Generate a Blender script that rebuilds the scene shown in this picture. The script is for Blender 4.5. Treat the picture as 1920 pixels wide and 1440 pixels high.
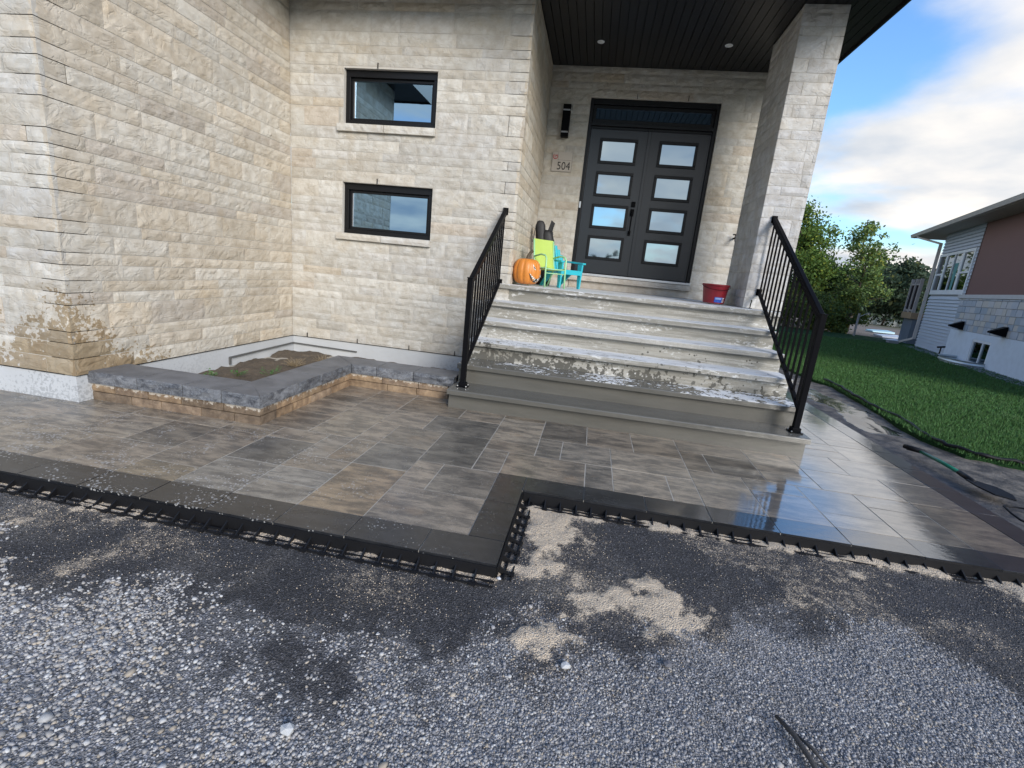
import bpy, math, random
import numpy as np
from mathutils import Vector, Matrix, noise as mnoise

random.seed(7)
np.random.seed(7)
S = bpy.context.scene
for o in list(bpy.data.objects):
    bpy.data.objects.remove(o, do_unlink=True)
COL = S.collection
R = math.radians

# ------------------------------------------------------------------ camera
CAMH = 1.3242
cam_d = bpy.data.cameras.new('camera')
cam = bpy.data.objects.new('camera', cam_d)
COL.objects.link(cam)
cr = Vector((0.98112043, 0.16784579, 0.09607549))
cu = Vector((-0.13146128, 0.21443895, 0.96785013))
cf = Vector((-0.14184724, 0.96220774, -0.23245565))
cam.matrix_world = Matrix(((cr.x, cu.x, -cf.x, 0), (cr.y, cu.y, -cf.y, 0), (cr.z, cu.z, -cf.z, CAMH), (0, 0, 0, 1)))
cam_d.sensor_width = 36
cam_d.lens = 893.43 / 1920 * 36
cam_d.clip_start = 0.05
cam_d.clip_end = 2000
S.camera = cam

# ------------------------------------------------------------------ light
SUN_AZ, SUN_EL = R(143), R(25)
world = bpy.data.worlds.new('World')
S.world = world
world.use_nodes = True
wn, wl = world.node_tree.nodes, world.node_tree.links
wn.clear()

def mk(nt, typ, **kw):
    n = nt.nodes.new(typ)
    for k, v in kw.items():
        if k.startswith('i_'):
            n.inputs[k[2:].replace('_', ' ')].default_value = v
        else:
            setattr(n, k, v)
    return n

def build_world():
    nt = world.node_tree
    out = mk(nt, 'ShaderNodeOutputWorld')
    bg = mk(nt, 'ShaderNodeBackground')
    bg.inputs['Strength'].default_value = 0.1
    sky = mk(nt, 'ShaderNodeTexSky', sky_type='NISHITA', sun_disc=False)
    sky.sun_elevation = SUN_EL
    sky.sun_rotation = SUN_AZ
    sky.air_density = 1.3
    sky.dust_density = 0.4
    sky.ozone_density = 2.5
    tc = mk(nt, 'ShaderNodeTexCoord')
    sep = mk(nt, 'ShaderNodeSeparateXYZ')
    wl.new(tc.outputs['Generated'], sep.inputs[0])
    def math_(op, a, b=None, c=None, clamp=False):
        n = mk(nt, 'ShaderNodeMath', operation=op, use_clamp=clamp)
        for i, v in enumerate((a, b, c)):
            if v is None: continue
            if isinstance(v, (int, float)): n.inputs[i].default_value = v
            else: wl.new(v, n.inputs[i])
        return n.outputs[0]
    zz = math_('MAXIMUM', sep.outputs['Z'], 0.0)
    den = math_('ADD', zz, 0.16)
    px = math_('DIVIDE', sep.outputs['X'], den)
    py = math_('DIVIDE', sep.outputs['Y'], den)
    com = mk(nt, 'ShaderNodeCombineXYZ')
    wl.new(px, com.inputs[0]); wl.new(py, com.inputs[1])
    mp = mk(nt, 'ShaderNodeMapping')
    mp.inputs['Location'].default_value = (CLOUD_OFF[0], CLOUD_OFF[1], CLOUD_OFF[2])
    mp.inputs['Rotation'].default_value = (0, 0, R(CLOUD_ROT))
    wl.new(com.outputs[0], mp.inputs[0])
    n1 = mk(nt, 'ShaderNodeTexNoise'); n1.inputs['Scale'].default_value = 0.75
    n1.inputs['Detail'].default_value = 9; n1.inputs['Roughness'].default_value = 0.5
    n1.inputs['Distortion'].default_value = 0.15
    wl.new(mp.outputs[0], n1.inputs['Vector'])
    # a cloud bank lies low over the eastern half of the sky
    rmp = mk(nt, 'ShaderNodeMapRange', interpolation_type='SMOOTHSTEP')
    rmp.inputs['From Min'].default_value = 0.445; rmp.inputs['From Max'].default_value = 0.60
    low = math_('MULTIPLY', math_('SUBTRACT', 0.47, zz, clamp=False), 0.26)
    nv = math_('ADD', n1.outputs['Fac'], low)
    wl.new(nv, rmp.inputs['Value'])
    n2 = mk(nt, 'ShaderNodeTexNoise'); n2.inputs['Scale'].default_value = 1.7
    n2.inputs['Detail'].default_value = 6
    wl.new(mp.outputs[0], n2.inputs['Vector'])
    cr_ = mk(nt, 'ShaderNodeValToRGB')
    cr_.color_ramp.elements[0].position = 0.32; cr_.color_ramp.elements[0].color = (4.2, 4.7, 5.4, 1)
    cr_.color_ramp.elements[1].position = 0.66; cr_.color_ramp.elements[1].color = (8.2, 7.7, 7.1, 1)
    wl.new(n2.outputs['Fac'], cr_.inputs[0])
    tint = mk(nt, 'ShaderNodeMixRGB', blend_type='MULTIPLY'); tint.inputs[0].default_value = 1
    tint.inputs[2].default_value = (1.05, 1.42, 1.85, 1)
    wl.new(sky.outputs[0], tint.inputs[1])
    mx = mk(nt, 'ShaderNodeMixRGB')
    wl.new(rmp.outputs[0], mx.inputs[0]); wl.new(tint.outputs[0], mx.inputs[1]); wl.new(cr_.outputs[0], mx.inputs[2])
    wl.new(mx.outputs[0], bg.inputs['Color']); wl.new(bg.outputs[0], out.inputs[0])
CLOUD_OFF = (2.2, 17.4, 0.0)
CLOUD_ROT = 145
build_world()

sun_d = bpy.data.lights.new('sun', 'SUN')
sun_d.energy = 2.6
sun_d.angle = R(28)
sun_d.color = (1.0, 0.93, 0.84)
sun = bpy.data.objects.new('sun', sun_d)
COL.objects.link(sun)
sd = Vector((math.sin(SUN_AZ) * math.cos(SUN_EL), math.cos(SUN_AZ) * math.cos(SUN_EL), math.sin(SUN_EL)))
sun.rotation_euler = sd.to_track_quat('Z', 'Y').to_euler()

S.view_settings.view_transform = 'Standard'
S.view_settings.look = 'None'
S.view_settings.gamma = 1
S.view_settings.exposure = 0.55
S.view_settings.use_curve_mapping = False
S.render.engine = 'CYCLES'
S.cycles.max_bounces = 6

# ------------------------------------------------------------------ helpers
def tag(o, label=None, cat=None, group=None, kind=None):
    if label: o['label'] = label
    if cat: o['category'] = cat
    if group: o['group'] = group
    if kind: o['kind'] = kind
    return o

def empty(name, loc, rz=0.0):
    o = bpy.data.objects.new(name, None)
    COL.objects.link(o)
    o.location = loc
    o.rotation_euler = (0, 0, rz)
    o.empty_display_size = 0.1
    return o

class MB:
    """collects geometry for one mesh; coordinates are local to `org`"""
    def __init__(s):
        s.v = []; s.f = []; s.c = []; s.cur = (0.5, 0.5, 0.5)
    def col(s, c): s.cur = c; return s
    def add(s, vs, fs):
        b = len(s.v)
        s.v += [tuple(v) for v in vs]
        s.c += [s.cur] * len(vs)
        s.f += [tuple(i + b for i in f) for f in fs]
        return s
    def box(s, x0, x1, y0, y1, z0, z1):
        return s.add([(x0, y0, z0), (x1, y0, z0), (x1, y1, z0), (x0, y1, z0), (x0, y0, z1), (x1, y0, z1), (x1, y1, z1), (x0, y1, z1)],
                     [(0, 3, 2, 1), (4, 5, 6, 7), (0, 1, 5, 4), (1, 2, 6, 5), (2, 3, 7, 6), (3, 0, 4, 7)])
    def hexa(s, p):
        return s.add(p, [(0, 3, 2, 1), (4, 5, 6, 7), (0, 1, 5, 4), (1, 2, 6, 5), (2, 3, 7, 6), (3, 0, 4, 7)])
    def tube(s, pts, r, n=8, cap=True, r2=None):
        pts = [Vector(p) for p in pts]
        m = len(pts); vs = []; fs = []
        up = Vector((0, 0, 1)); prev = None
        for i, p in enumerate(pts):
            d = (pts[min(i + 1, m - 1)] - pts[max(i - 1, 0)]).normalized()
            if prev is None:
                a = d.cross(up)
                if a.length < 1e-3: a = d.cross(Vector((1, 0, 0)))
            else:
                a = prev - d * prev.dot(d)
            a.normalize(); prev = a
            b = d.cross(a)
            rr = r[i] if isinstance(r, (list, tuple)) else r
            rb = rr if r2 is None else r2
            for k in range(n):
                t = 2 * math.pi * k / n
                vs.append(p + a * (rr * math.cos(t)) + b * (rb * math.sin(t)))
        for i in range(m - 1):
            for k in range(n):
                k2 = (k + 1) % n
                fs.append((i * n + k, i * n + k2, (i + 1) * n + k2, (i + 1) * n + k))
        if cap:
            fs.append(tuple(range(n - 1, -1, -1)))
            fs.append(tuple(range((m - 1) * n, m * n)))
        return s.add(vs, fs)
    def bar(s, p, q, w, h):
        p = Vector(p); q = Vector(q); d = (q - p).normalized()
        a = d.cross(Vector((0, 0, 1)))
        if a.length < 1e-3: a = Vector((1, 0, 0))
        a.normalize(); b = a.cross(d)
        vs = []
        for e in (p, q):
            for sx, sy in ((-1, -1), (1, -1), (1, 1), (-1, 1)):
                vs.append(e + a * (w / 2 * sx) + b * (h / 2 * sy))
        return s.add(vs, [(0, 1, 2, 3), (7, 6, 5, 4), (0, 4, 5, 1), (1, 5, 6, 2), (2, 6, 7, 3), (3, 7, 4, 0)])
    def build(s, name, mat, parent=None, smooth=False, bevel=0.0, loc=None):
        me = bpy.data.meshes.new(name)
        off = Vector(loc) if loc is not None else None
        vs = s.v if off is None else [(v[0] - off.x, v[1] - off.y, v[2] - off.z) for v in s.v]
        me.from_pydata(vs, [], s.f)
        ca = me.color_attributes.new('tone', 'FLOAT_COLOR', 'POINT')
        arr = np.ones((len(s.v), 4), np.float32); arr[:, :3] = np.array(s.c, np.float32).reshape(-1, 3)
        ca.data.foreach_set('color', arr.ravel())
        if smooth:
            me.polygons.foreach_set('use_smooth', [True] * len(me.polygons))
        me.materials.append(mat)
        me.update()
        o = bpy.data.objects.new(name, me)
        COL.objects.link(o)
        if off is not None: o.location = off
        if parent is not None: o.parent = parent
        if bevel:
            m = o.modifiers.new('bevel', 'BEVEL'); m.width = bevel; m.segments = 2; m.limit_method = 'ANGLE'
            m.harden_normals = False
        return o

def mesh_np(name, V, F, mat, C=None, parent=None, smooth=False, kind=None):
    """V (n,3), F (m,k)"""
    me = bpy.data.meshes.new(name)
    k = F.shape[1]
    me.vertices.add(len(V)); me.vertices.foreach_set('co', V.astype(np.float32).ravel())
    me.loops.add(F.size); me.loops.foreach_set('vertex_index', F.astype(np.int32).ravel())
    me.polygons.add(len(F)); me.polygons.foreach_set('loop_start', np.arange(0, F.size, k, dtype=np.int32))
    me.polygons.foreach_set('loop_total', np.full(len(F), k, np.int32))
    if smooth: me.polygons.foreach_set('use_smooth', np.ones(len(F), bool))
    me.update(calc_edges=True)
    if C is not None:
        ca = me.color_attributes.new('tone', 'FLOAT_COLOR', 'POINT')
        a = np.ones((len(V), 4), np.float32); a[:, :C.shape[1]] = C
        ca.data.foreach_set('color', a.ravel())
    me.materials.append(mat)
    me.validate()
    o = bpy.data.objects.new(name, me); COL.objects.link(o)
    if parent: o.parent = parent
    if kind: o['kind'] = kind
    return o

def vnoise(x, y, seed=0):
    """tileless value noise on arrays"""
    xi = np.floor(x).astype(np.int64); yi = np.floor(y).astype(np.int64)
    fx = x - xi; fy = y - yi
    fx = fx * fx * (3 - 2 * fx); fy = fy * fy * (3 - 2 * fy)
    def h(a, b):
        n = (a * 374761393 + b * 668265263 + seed * 1442695041) & 0x7fffffff
        n = ((n ^ (n >> 13)) * 1274126177) & 0x7fffffff
        return ((n ^ (n >> 16)) & 0xffff) / 65535.0
    return (h(xi, yi) * (1 - fx) + h(xi + 1, yi) * fx) * (1 - fy) + (h(xi, yi + 1) * (1 - fx) + h(xi + 1, yi + 1) * fx) * fy

def fbm(x, y, oct=4, seed=0):
    r = 0; a = 0.5; t = 0
    for i in range(oct):
        r = r + a * vnoise(x * 2 ** i, y * 2 ** i, seed + i); t += a; a *= 0.5
    return r / t

# ------------------------------------------------------------------ materials
class NT:
    def __init__(s, name):
        s.m = bpy.data.materials.new(name); s.m.use_nodes = True
        s.t = s.m.node_tree; s.t.nodes.clear()
        s.out = s.t.nodes.new('ShaderNodeOutputMaterial')
        s.b = s.t.nodes.new('ShaderNodeBsdfPrincipled')
        s.t.links.new(s.b.outputs[0], s.out.inputs[0])
        s._pos = None
    def lk(s, a, b): s.t.links.new(a, b)
    def set(s, k, v):
        if isinstance(v, (int, float, tuple)): s.b.inputs[k].default_value = v
        else: s.lk(v, s.b.inputs[k])
        return s
    def pos(s, scale=None, loc=None):
        if s._pos is None:
            s._pos = s.t.nodes.new('ShaderNodeNewGeometry').outputs['Position']
        if scale is None and loc is None: return s._pos
        mp = s.t.nodes.new('ShaderNodeMapping'); s.lk(s._pos, mp.inputs[0])
        if scale: mp.inputs['Scale'].default_value = scale
        if loc: mp.inputs['Location'].default_value = loc
        return mp.outputs[0]
    def attr(s, name='tone'):
        a = s.t.nodes.new('ShaderNodeAttribute'); a.attribute_name = name
        return a.outputs['Color']
    def noise(s, scale, detail=4, rough=0.5, vec=None, dist=0.0, out='Fac'):
        n = s.t.nodes.new('ShaderNodeTexNoise')
        n.inputs['Scale'].default_value = scale; n.inputs['Detail'].default_value = detail
        n.inputs['Roughness'].default_value = rough; n.inputs['Distortion'].default_value = dist
        s.lk(vec if vec is not None else s.pos(), n.inputs['Vector'])
        return n.outputs[out]
    def voro(s, scale, vec=None, feature='F1', out='Distance', rnd=1.0):
        n = s.t.nodes.new('ShaderNodeTexVoronoi'); n.feature = feature
        n.inputs['Scale'].default_value = scale; n.inputs['Randomness'].default_value = rnd
        s.lk(vec if vec is not None else s.pos(), n.inputs['Vector'])
        return n.outputs[out]
    def math(s, op, a, b=None, c=None, clamp=False):
        n = s.t.nodes.new('ShaderNodeMath'); n.operation = op; n.use_clamp = clamp
        for i, v in enumerate((a, b, c)):
            if v is None: continue
            if isinstance(v, (int, float)): n.inputs[i].default_value = v
            else: s.lk(v, n.inputs[i])
        return n.outputs[0]
    def ramp(s, v, a, b, c=0.0, d=1.0, smooth=True):
        n = s.t.nodes.new('ShaderNodeMapRange')
        if smooth: n.interpolation_type = 'SMOOTHSTEP'
        n.inputs['From Min'].default_value = a; n.inputs['From Max'].default_value = b
        n.inputs['To Min'].default_value = c; n.inputs['To Max'].default_value = d
        s.lk(v, n.inputs['Value'])
        return n.outputs[0]
    def mix(s, f, a, b, mode='MIX'):
        n = s.t.nodes.new('ShaderNodeMixRGB'); n.blend_type = mode
        for i, v in enumerate((f, a, b)):
            if isinstance(v, (int, float)): n.inputs[i].default_value = v
            elif isinstance(v, tuple): n.inputs[i].default_value = v if len(v) == 4 else v + (1,)
            else: s.lk(v, n.inputs[i])
        return n.outputs[0]
    def sep(s):
        n = s.t.nodes.new('ShaderNodeSeparateXYZ'); s.lk(s.pos(), n.inputs[0]); return n.outputs
    def bump(s, h, strength=0.3, dist=0.01, nrm=None):
        n = s.t.nodes.new('ShaderNodeBump'); n.inputs['Strength'].default_value = strength
        n.inputs['Distance'].default_value = dist; s.lk(h, n.inputs['Height'])
        if nrm is not None: s.lk(nrm, n.inputs['Normal'])
        s.lk(n.outputs[0], s.b.inputs['Normal'])
        return n.outputs[0]

def simple(name, col, rough=0.6, metal=0.0, bump=0.0, bscale=80, var=0.12, vscale=6, spec=0.5, bdist=0.003):
    n = NT(name)
    v = n.noise(vscale, 5)
    c = n.mix(v, tuple(x * (1 - var) for x in col), tuple(min(1, x * (1 + var)) for x in col))
    n.set('Base Color', c).set('Roughness', rough).set('Metallic', metal)
    n.b.inputs['Specular IOR Level'].default_value = spec
    if bump: n.bump(n.noise(bscale, 5), bump, bdist)
    return n.m

def mat_stone():
    n = NT('limestone')
    base = n.attr()
    v1 = n.noise(9, 6, 0.6)
    c = n.mix(n.ramp(v1, 0.3, 0.7), n.mix(1.0, base, (0.88, 0.84, 0.78), 'MULTIPLY'), n.mix(1.0, base, (1.1, 1.1, 1.09), 'MULTIPLY'))
    tanm = n.ramp(n.noise(3.2, 4, 0.6), 0.55, 0.75)
    c = n.mix(n.math('MULTIPLY', tanm, 0.35), c, n.mix(1.0, base, (1.0, 0.86, 0.66), 'MULTIPLY'))
    p = n.sep()
    # hosed-down corner of the wing wall: dark wet stone, speckled at its edge
    wingonly = n.math('LESS_THAN', p[0], -3.70)
    dy = n.math('MULTIPLY', n.math('MAXIMUM', n.math('SUBTRACT', p[1], 2.95), 0.0), 0.92)
    dx = n.math('MULTIPLY', n.math('MAXIMUM', n.math('SUBTRACT', -3.80, p[0]), 0.0), 0.55)
    f = n.math('SUBTRACT', 1.12, n.math('ADD', n.math('MULTIPLY', p[2], 1.15), n.math('ADD', dy, dx)))
    sp = n.noise(30, 3, 0.6); sp2 = n.noise(6, 3, 0.5)
    f2 = n.math('ADD', f, n.math('ADD', n.math('MULTIPLY', n.math('SUBTRACT', sp, 0.5), 1.5), n.math('MULTIPLY', n.math('SUBTRACT', sp2, 0.5), 1.1)))
    wet = n.math('MULTIPLY', n.ramp(f2, 0.24, 0.30), wingonly)
    c = n.mix(wet, c, n.mix(1.0, c, (0.62, 0.53, 0.41), 'MULTIPLY'))
    n.set('Base Color', c)
    n.set('Roughness', n.ramp(wet, 0, 1, 0.86, 0.45))
    n.b.inputs['Specular IOR Level'].default_value = 0.35
    h1 = n.noise(16, 5, 0.62, dist=0.6)
    rid = n.math('ABSOLUTE', n.math('SUBTRACT', n.noise(7, 3, 0.5, n.pos((1, 1, 1.6)), 0.8), 0.5))
    h = n.math('ADD', n.math('MULTIPLY', h1, 0.7), n.math('MULTIPLY', n.ramp(rid, 0.0, 0.08), 0.5))
    h = n.math('ADD', h, n.math('MULTIPLY', n.noise(110, 3), 0.16))
    n.bump(h, 0.45, 0.010)
    return n.m

def mat_mortar():
    n = NT('mortar')
    c = n.mix(n.noise(14, 5), (0.46, 0.43, 0.38, 1), (0.55, 0.52, 0.465, 1))
    n.set('Base Color', c).set('Roughness', 0.95)
    n.bump(n.noise(180, 4), 0.5, 0.003)
    return n.m

def mat_concrete_steps():
    n = NT('step_concrete')
    p = n.sep()
    g = n.noise(4.5, 7, 0.65, n.pos((0.35, 1, 2.2)))
    g2 = n.noise(60, 4, 0.6)
    dry = n.mix(n.ramp(g, 0.25, 0.72), (0.30, 0.29, 0.26), (0.56, 0.545, 0.51))
    dry = n.mix(n.ramp(g2, 0.40, 0.60, 0, 0.6), dry, (0.36, 0.345, 0.31))
    stain = n.ramp(n.noise(2.4, 6, 0.7, n.pos((0.22, 1, 5.0))), 0.52, 0.68, 0, 0.6)
    dry = n.mix(stain, dry, (0.2, 0.19, 0.165))
    dry = n.mix(n.ramp(n.noise(3.0, 7, 0.75, n.pos((0.3, 1, 6.5), (2, 0, 5))), 0.47, 0.56, 0, 0.7), dry, (0.22, 0.21, 0.18))
    wetc = n.mix(g, (0.072, 0.068, 0.057), (0.15, 0.142, 0.122))
    # wet up to the second tread, then splashes that thin out upwards
    xl = n.math('MULTIPLY', n.math('ADD', p[0], 1.2), -0.045)
    lvl = n.math('SUBTRACT', n.math('ADD', 0.50, xl), p[2])
    s1 = n.noise(17, 3, 0.55, n.pos((1, 1, 1))); s2 = n.noise(46, 2, 0.5); s3 = n.noise(2.3, 3)
    f = n.math('ADD', n.math('MULTIPLY', lvl, 3.2), n.math('ADD', n.math('MULTIPLY', n.math('SUBTRACT', s1, 0.5), 2.4), n.math('ADD', n.math('MULTIPLY', n.math('SUBTRACT', s2, 0.5), 1.0), n.math('MULTIPLY', n.math('SUBTRACT', s3, 0.5), 1.6))))
    wet = n.ramp(f, -0.05, 0.05)
    full = n.ramp(p[2], 0.375, 0.384, 1, 0)
    wet = n.math('MAXIMUM', wet, full)
    vd = n.voro(24); vs_ = n.noise(6, 3, 0.6)
    zr = n.math('MULTIPLY', n.ramp(p[2], 0.95, 0.5), n.ramp(vs_, 0.50, 0.68))
    drops = n.math('LESS_THAN', vd, n.math('MULTIPLY', zr, 0.36))
    wet = n.math('MAXIMUM', wet, drops)
    # upward faces paler than the risers, with broken white flakes over both
    g3 = n.noise(38, 3, 0.55, n.pos((1, 1, 1), (7, 3, 1)))
    geo = n.t.nodes.new('ShaderNodeNewGeometry')
    sn = n.t.nodes.new('ShaderNodeSeparateXYZ'); n.lk(geo.outputs['Normal'], sn.inputs[0])
    up = n.ramp(sn.outputs[2], 0.7, 0.9)
    dryb = n.mix(n.math('MULTIPLY', up, 0.8), n.mix(1.0, dry, (0.86, 0.85, 0.82), 'MULTIPLY'), n.mix(n.ramp(g, 0.25, 0.5), (0.60, 0.60, 0.59), (0.76, 0.77, 0.77)))
    flake = n.math('MULTIPLY', n.ramp(n.noise(26, 5, 0.7, n.pos((0.55, 1, 1.4), (3, 1, 8))), 0.545, 0.57), n.ramp(n.noise(1.9, 4, 0.6, n.pos((0.7, 1, 2.5))), 0.45, 0.6))
    dryb = n.mix(n.math('MULTIPLY', flake, 0.8), dryb, (0.64, 0.64, 0.62))
    crack = n.ramp(n.math('ABSOLUTE', n.math('SUBTRACT', n.noise(1.6, 5, 0.6, n.pos((0.25, 1, 30))), 0.5)), 0.0, 0.02, 0.5, 0)
    dryb = n.mix(crack, dryb, (0.2, 0.19, 0.165))
    c = n.mix(wet, dryb, wetc)
    n.set('Base Color', c)
    n.set('Roughness', n.ramp(wet, 0, 1, 0.75, 0.22))
    n.bump(n.math('ADD', n.math('MULTIPLY', g2, 0.5), n.math('MULTIPLY', n.noise(9, 5, 0.6, n.pos((0.4, 1, 3))), 0.6)), 0.35, 0.006)
    return n.m

def mat_paver():
    n = NT('paver_concrete')
    base = n.attr()
    p = n.sep()
    off = n.t.nodes.new('ShaderNodeVectorMath'); off.operation = 'MULTIPLY_ADD'
    n.lk(base, off.inputs[0]); off.inputs[1].default_value = (190.0, 230.0, 0.0); n.lk(n.pos(), off.inputs[2])
    def pv(sc):
        mp = n.t.nodes.new('ShaderNodeMapping'); n.lk(off.outputs[0], mp.inputs[0]); mp.inputs['Scale'].default_value = sc; return mp.outputs[0]
    st = n.noise(6.5, 9, 0.72, pv((0.6, 1.7, 1)), 0.3)
    st2 = n.noise(12, 8, 0.75, pv((0.35, 2.1, 1)), 0.2)
    c = n.mix(n.ramp(st, 0.38, 0.62), n.mix(1.0, base, (0.55, 0.55, 0.56), 'MULTIPLY'), n.mix(1.0, base, (1.45, 1.38, 1.28), 'MULTIPLY'))
    c = n.mix(n.math('MULTIPLY', n.ramp(st2, 0.52, 0.62), 0.6), c, n.mix(1.0, base, (0.30, 0.31, 0.34), 'MULTIPLY'))
    grit = n.noise(210, 3, 0.7)
    c = n.mix(n.ramp(grit, 0.35, 0.65), n.mix(1.0, c, (0.8, 0.8, 0.8), 'MULTIPLY'), n.mix(1.0, c, (1.2, 1.2, 1.2), 'MULTIPLY'))
    rust = n.ramp(n.noise(2.1, 5, 0.6, n.pos((1, 1, 1), (1.3, 0.4, 0))), 0.58, 0.72)
    c = n.mix(n.math('MULTIPLY', rust, 0.4), c, n.mix(1.0, base, (1.35, 0.98, 0.66), 'MULTIPLY'))
    # washed-out sand and soap specks, thicker at the front left
    sx = n.ramp(p[0], -2.6, 0.6, 1, 0.15)
    sy = n.ramp(p[1], 2.2, 4.4, 1, 0.12)
    spk = n.voro(52, feature='F1'); patch = n.noise(3.5, 4, 0.6)
    thr = n.math('MULTIPLY', n.math('MULTIPLY', n.math('MULTIPLY', sx, sy), n.ramp(patch, 0.38, 0.62)), 0.42)
    dots = n.math('LESS_THAN', spk, thr)
    dots = n.math('MULTIPLY', dots, n.ramp(n.noise(90, 2), 0.44, 0.50))
    c = n.mix(n.math('MULTIPLY', dots, 0.75), c, (0.46, 0.45, 0.43))
    n.set('Base Color', c)
    # wet film: a thin mirror to the right, a duller damp face on the left
    film = n.ramp(n.math('ADD', p[0], n.math('MULTIPLY', n.math('SUBTRACT', n.noise(1.6, 3), 0.5), 1.2)), 0.1, 1.4, 0.0, 1.0)
    rr = n.math('ADD', n.math('MULTIPLY', n.math('SUBTRACT', 1.0, film), 0.22), n.ramp(n.noise(7, 5, 0.6), 0.3, 0.7, 0.07, 0.15))
    n.set('Roughness', n.ramp(film, 0, 1, 0.42, 0.3))
    n.b.inputs['Specular IOR Level'].default_value = 0.5
    gq_ = n.t.nodes.new('ShaderNodeNewGeometry'); sq_ = n.t.nodes.new('ShaderNodeSeparateXYZ'); n.lk(gq_.outputs['True Normal'], sq_.inputs[0])
    n.lk(n.math('MULTIPLY', n.ramp(film, 0, 1, 0.35, 1.0), n.ramp(sq_.outputs[2], 0.9, 0.97)), n.b.inputs['Coat Weight'])
    n.b.inputs['Coat IOR'].default_value = 2.8
    n.lk(n.math('ADD', n.math('MULTIPLY', n.math('SUBTRACT', 1.0, film), 0.20), n.ramp(n.noise(7, 5, 0.6), 0.3, 0.7, 0.025, 0.09)), n.b.inputs['Coat Roughness'])
    cb = n.t.nodes.new('ShaderNodeBump'); cb.inputs['Strength'].default_value = 0.10; cb.inputs['Distance'].default_value = 0.004
    n.lk(n.noise(30, 3, 0.5, n.pos((0.6, 1.4, 1))), cb.inputs['Height']); n.lk(cb.outputs[0], n.b.inputs['Coat Normal'])
    h = n.math('ADD', n.math('MULTIPLY', n.noise(34, 3, 0.5, n.pos((0.6, 1.4, 1))), 0.55), n.math('MULTIPLY', n.noise(260, 3), 0.35))
    n.bump(h, 0.16, 0.0045)
    return n.m

def mat_tone(name, rough=0.8, bscale=90, bstr=0.4, bd=0.004, vs=25, spec=0.4, lo=0.8, hi=1.2, detail=4):
    n = NT(name)
    base = n.attr()
    c = n.mix(n.noise(vs, detail, 0.6), n.mix(1.0, base, (lo, lo, lo), 'MULTIPLY'), n.mix(1.0, base, (hi, hi, hi), 'MULTIPLY'))
    n.set('Base Color', c).set('Roughness', rough)
    n.b.inputs['Specular IOR Level'].default_value = spec
    n.bump(n.noise(bscale, 5, 0.6), bstr, bd)
    return n.m

M = {}
M['stone'] = mat_stone()
M['mortar'] = mat_mortar()
M['steps'] = mat_concrete_steps()
M['paver'] = mat_paver()
M['tone'] = mat_tone('painted_surface', 0.7)
M['blackmetal'] = simple('black_powder_coat', (0.007, 0.007, 0.008), 0.36, 0, 0.08, 300, 0.2, 8, 0.12)
M['blackmetal'].node_tree.nodes['Principled BSDF'].inputs['IOR'].default_value = 1.18
M['frame'] = simple('black_frame', (0.007, 0.007, 0.008), 0.35, 0, 0.05, 60, spec=0.3)
M['door'] = simple('black_door_paint', (0.016, 0.018, 0.022), 0.30, 0, 0.06, 40, 0.15, 4, 0.6)
M['soffit'] = simple('black_soffit', (0.011, 0.011, 0.012), 0.45, 0, 0.04, 50)
M['white'] = simple('white_vinyl', (0.74, 0.76, 0.78), 0.45)
M['alu'] = simple('mill_aluminium', (0.62, 0.62, 0.62), 0.35, 0.8, 0.05, 120)
M['plastic'] = simple('black_plastic', (0.009, 0.009, 0.010), 0.55, 0, 0.15, 120, 0.3, spec=0.25)

def mat_foundation():
    n = NT('parged_foundation')
    p = n.sep()
    c = n.mix(n.noise(3.5, 6, 0.6), (0.42, 0.43, 0.43), (0.53, 0.545, 0.555))
    sp = n.noise(38, 3, 0.6); big = n.noise(1.6, 3)
    f = n.math('ADD', n.math('ADD', n.math('MULTIPLY', sp, 1.0), n.math('MULTIPLY', big, 0.8)), n.math('MULTIPLY', p[2], -0.9))
    a = n.ramp(f, 0.86, 0.92)
    leftish = n.ramp(p[1], 3.2, 4.8, 1, 0)
    nearstep = n.ramp(p[0], -2.2, -1.5, 0, 0.8)
    a = n.math('MULTIPLY', a, n.math('MAXIMUM', leftish, nearstep))
    c = n.mix(n.math('MULTIPLY', a, 0.85), c, (0.33, 0.34, 0.345))
    n.set('Base Color', c).set('Roughness', 0.85)
    n.bump(n.noise(30, 5, 0.6), 0.25, 0.006)
    return n.m
M['foundation'] = mat_foundation()

def mat_glass(name, tintc=(0.42, 0.46, 0.50), rough=0.01, bstr=0.02):
    n = NT(name)
    n.set('Base Color', tintc + (1,)).set('Metallic', 1.0).set('Roughness', rough)
    n.bump(n.noise(2.5, 2), bstr, 0.02)
    return n.m
M['glass'] = mat_glass('coated_window_glass', (0.24, 0.38, 0.52))
M['doorglass'] = mat_glass('satin_door_glass', (0.36, 0.46, 0.54), 0.03, 0.05)
M['darkglass'] = mat_glass('dark_window_glass', (0.16, 0.20, 0.22), 0.03)

# ------------------------------------------------------------------ setting: ground
XW, YA, YW, XB, YD = -3.807, 2.967, 5.696, -0.995, 7.673
ZB, ZS, ZE = 0.211, 4.23, 4.10
PX0, PX1, PY0, PY1 = 1.738, 2.159, 6.0, 6.89
GX, GY, UX, UY = -0.459, 2.12, 0.1895, 0.2007   # paver grid

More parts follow.
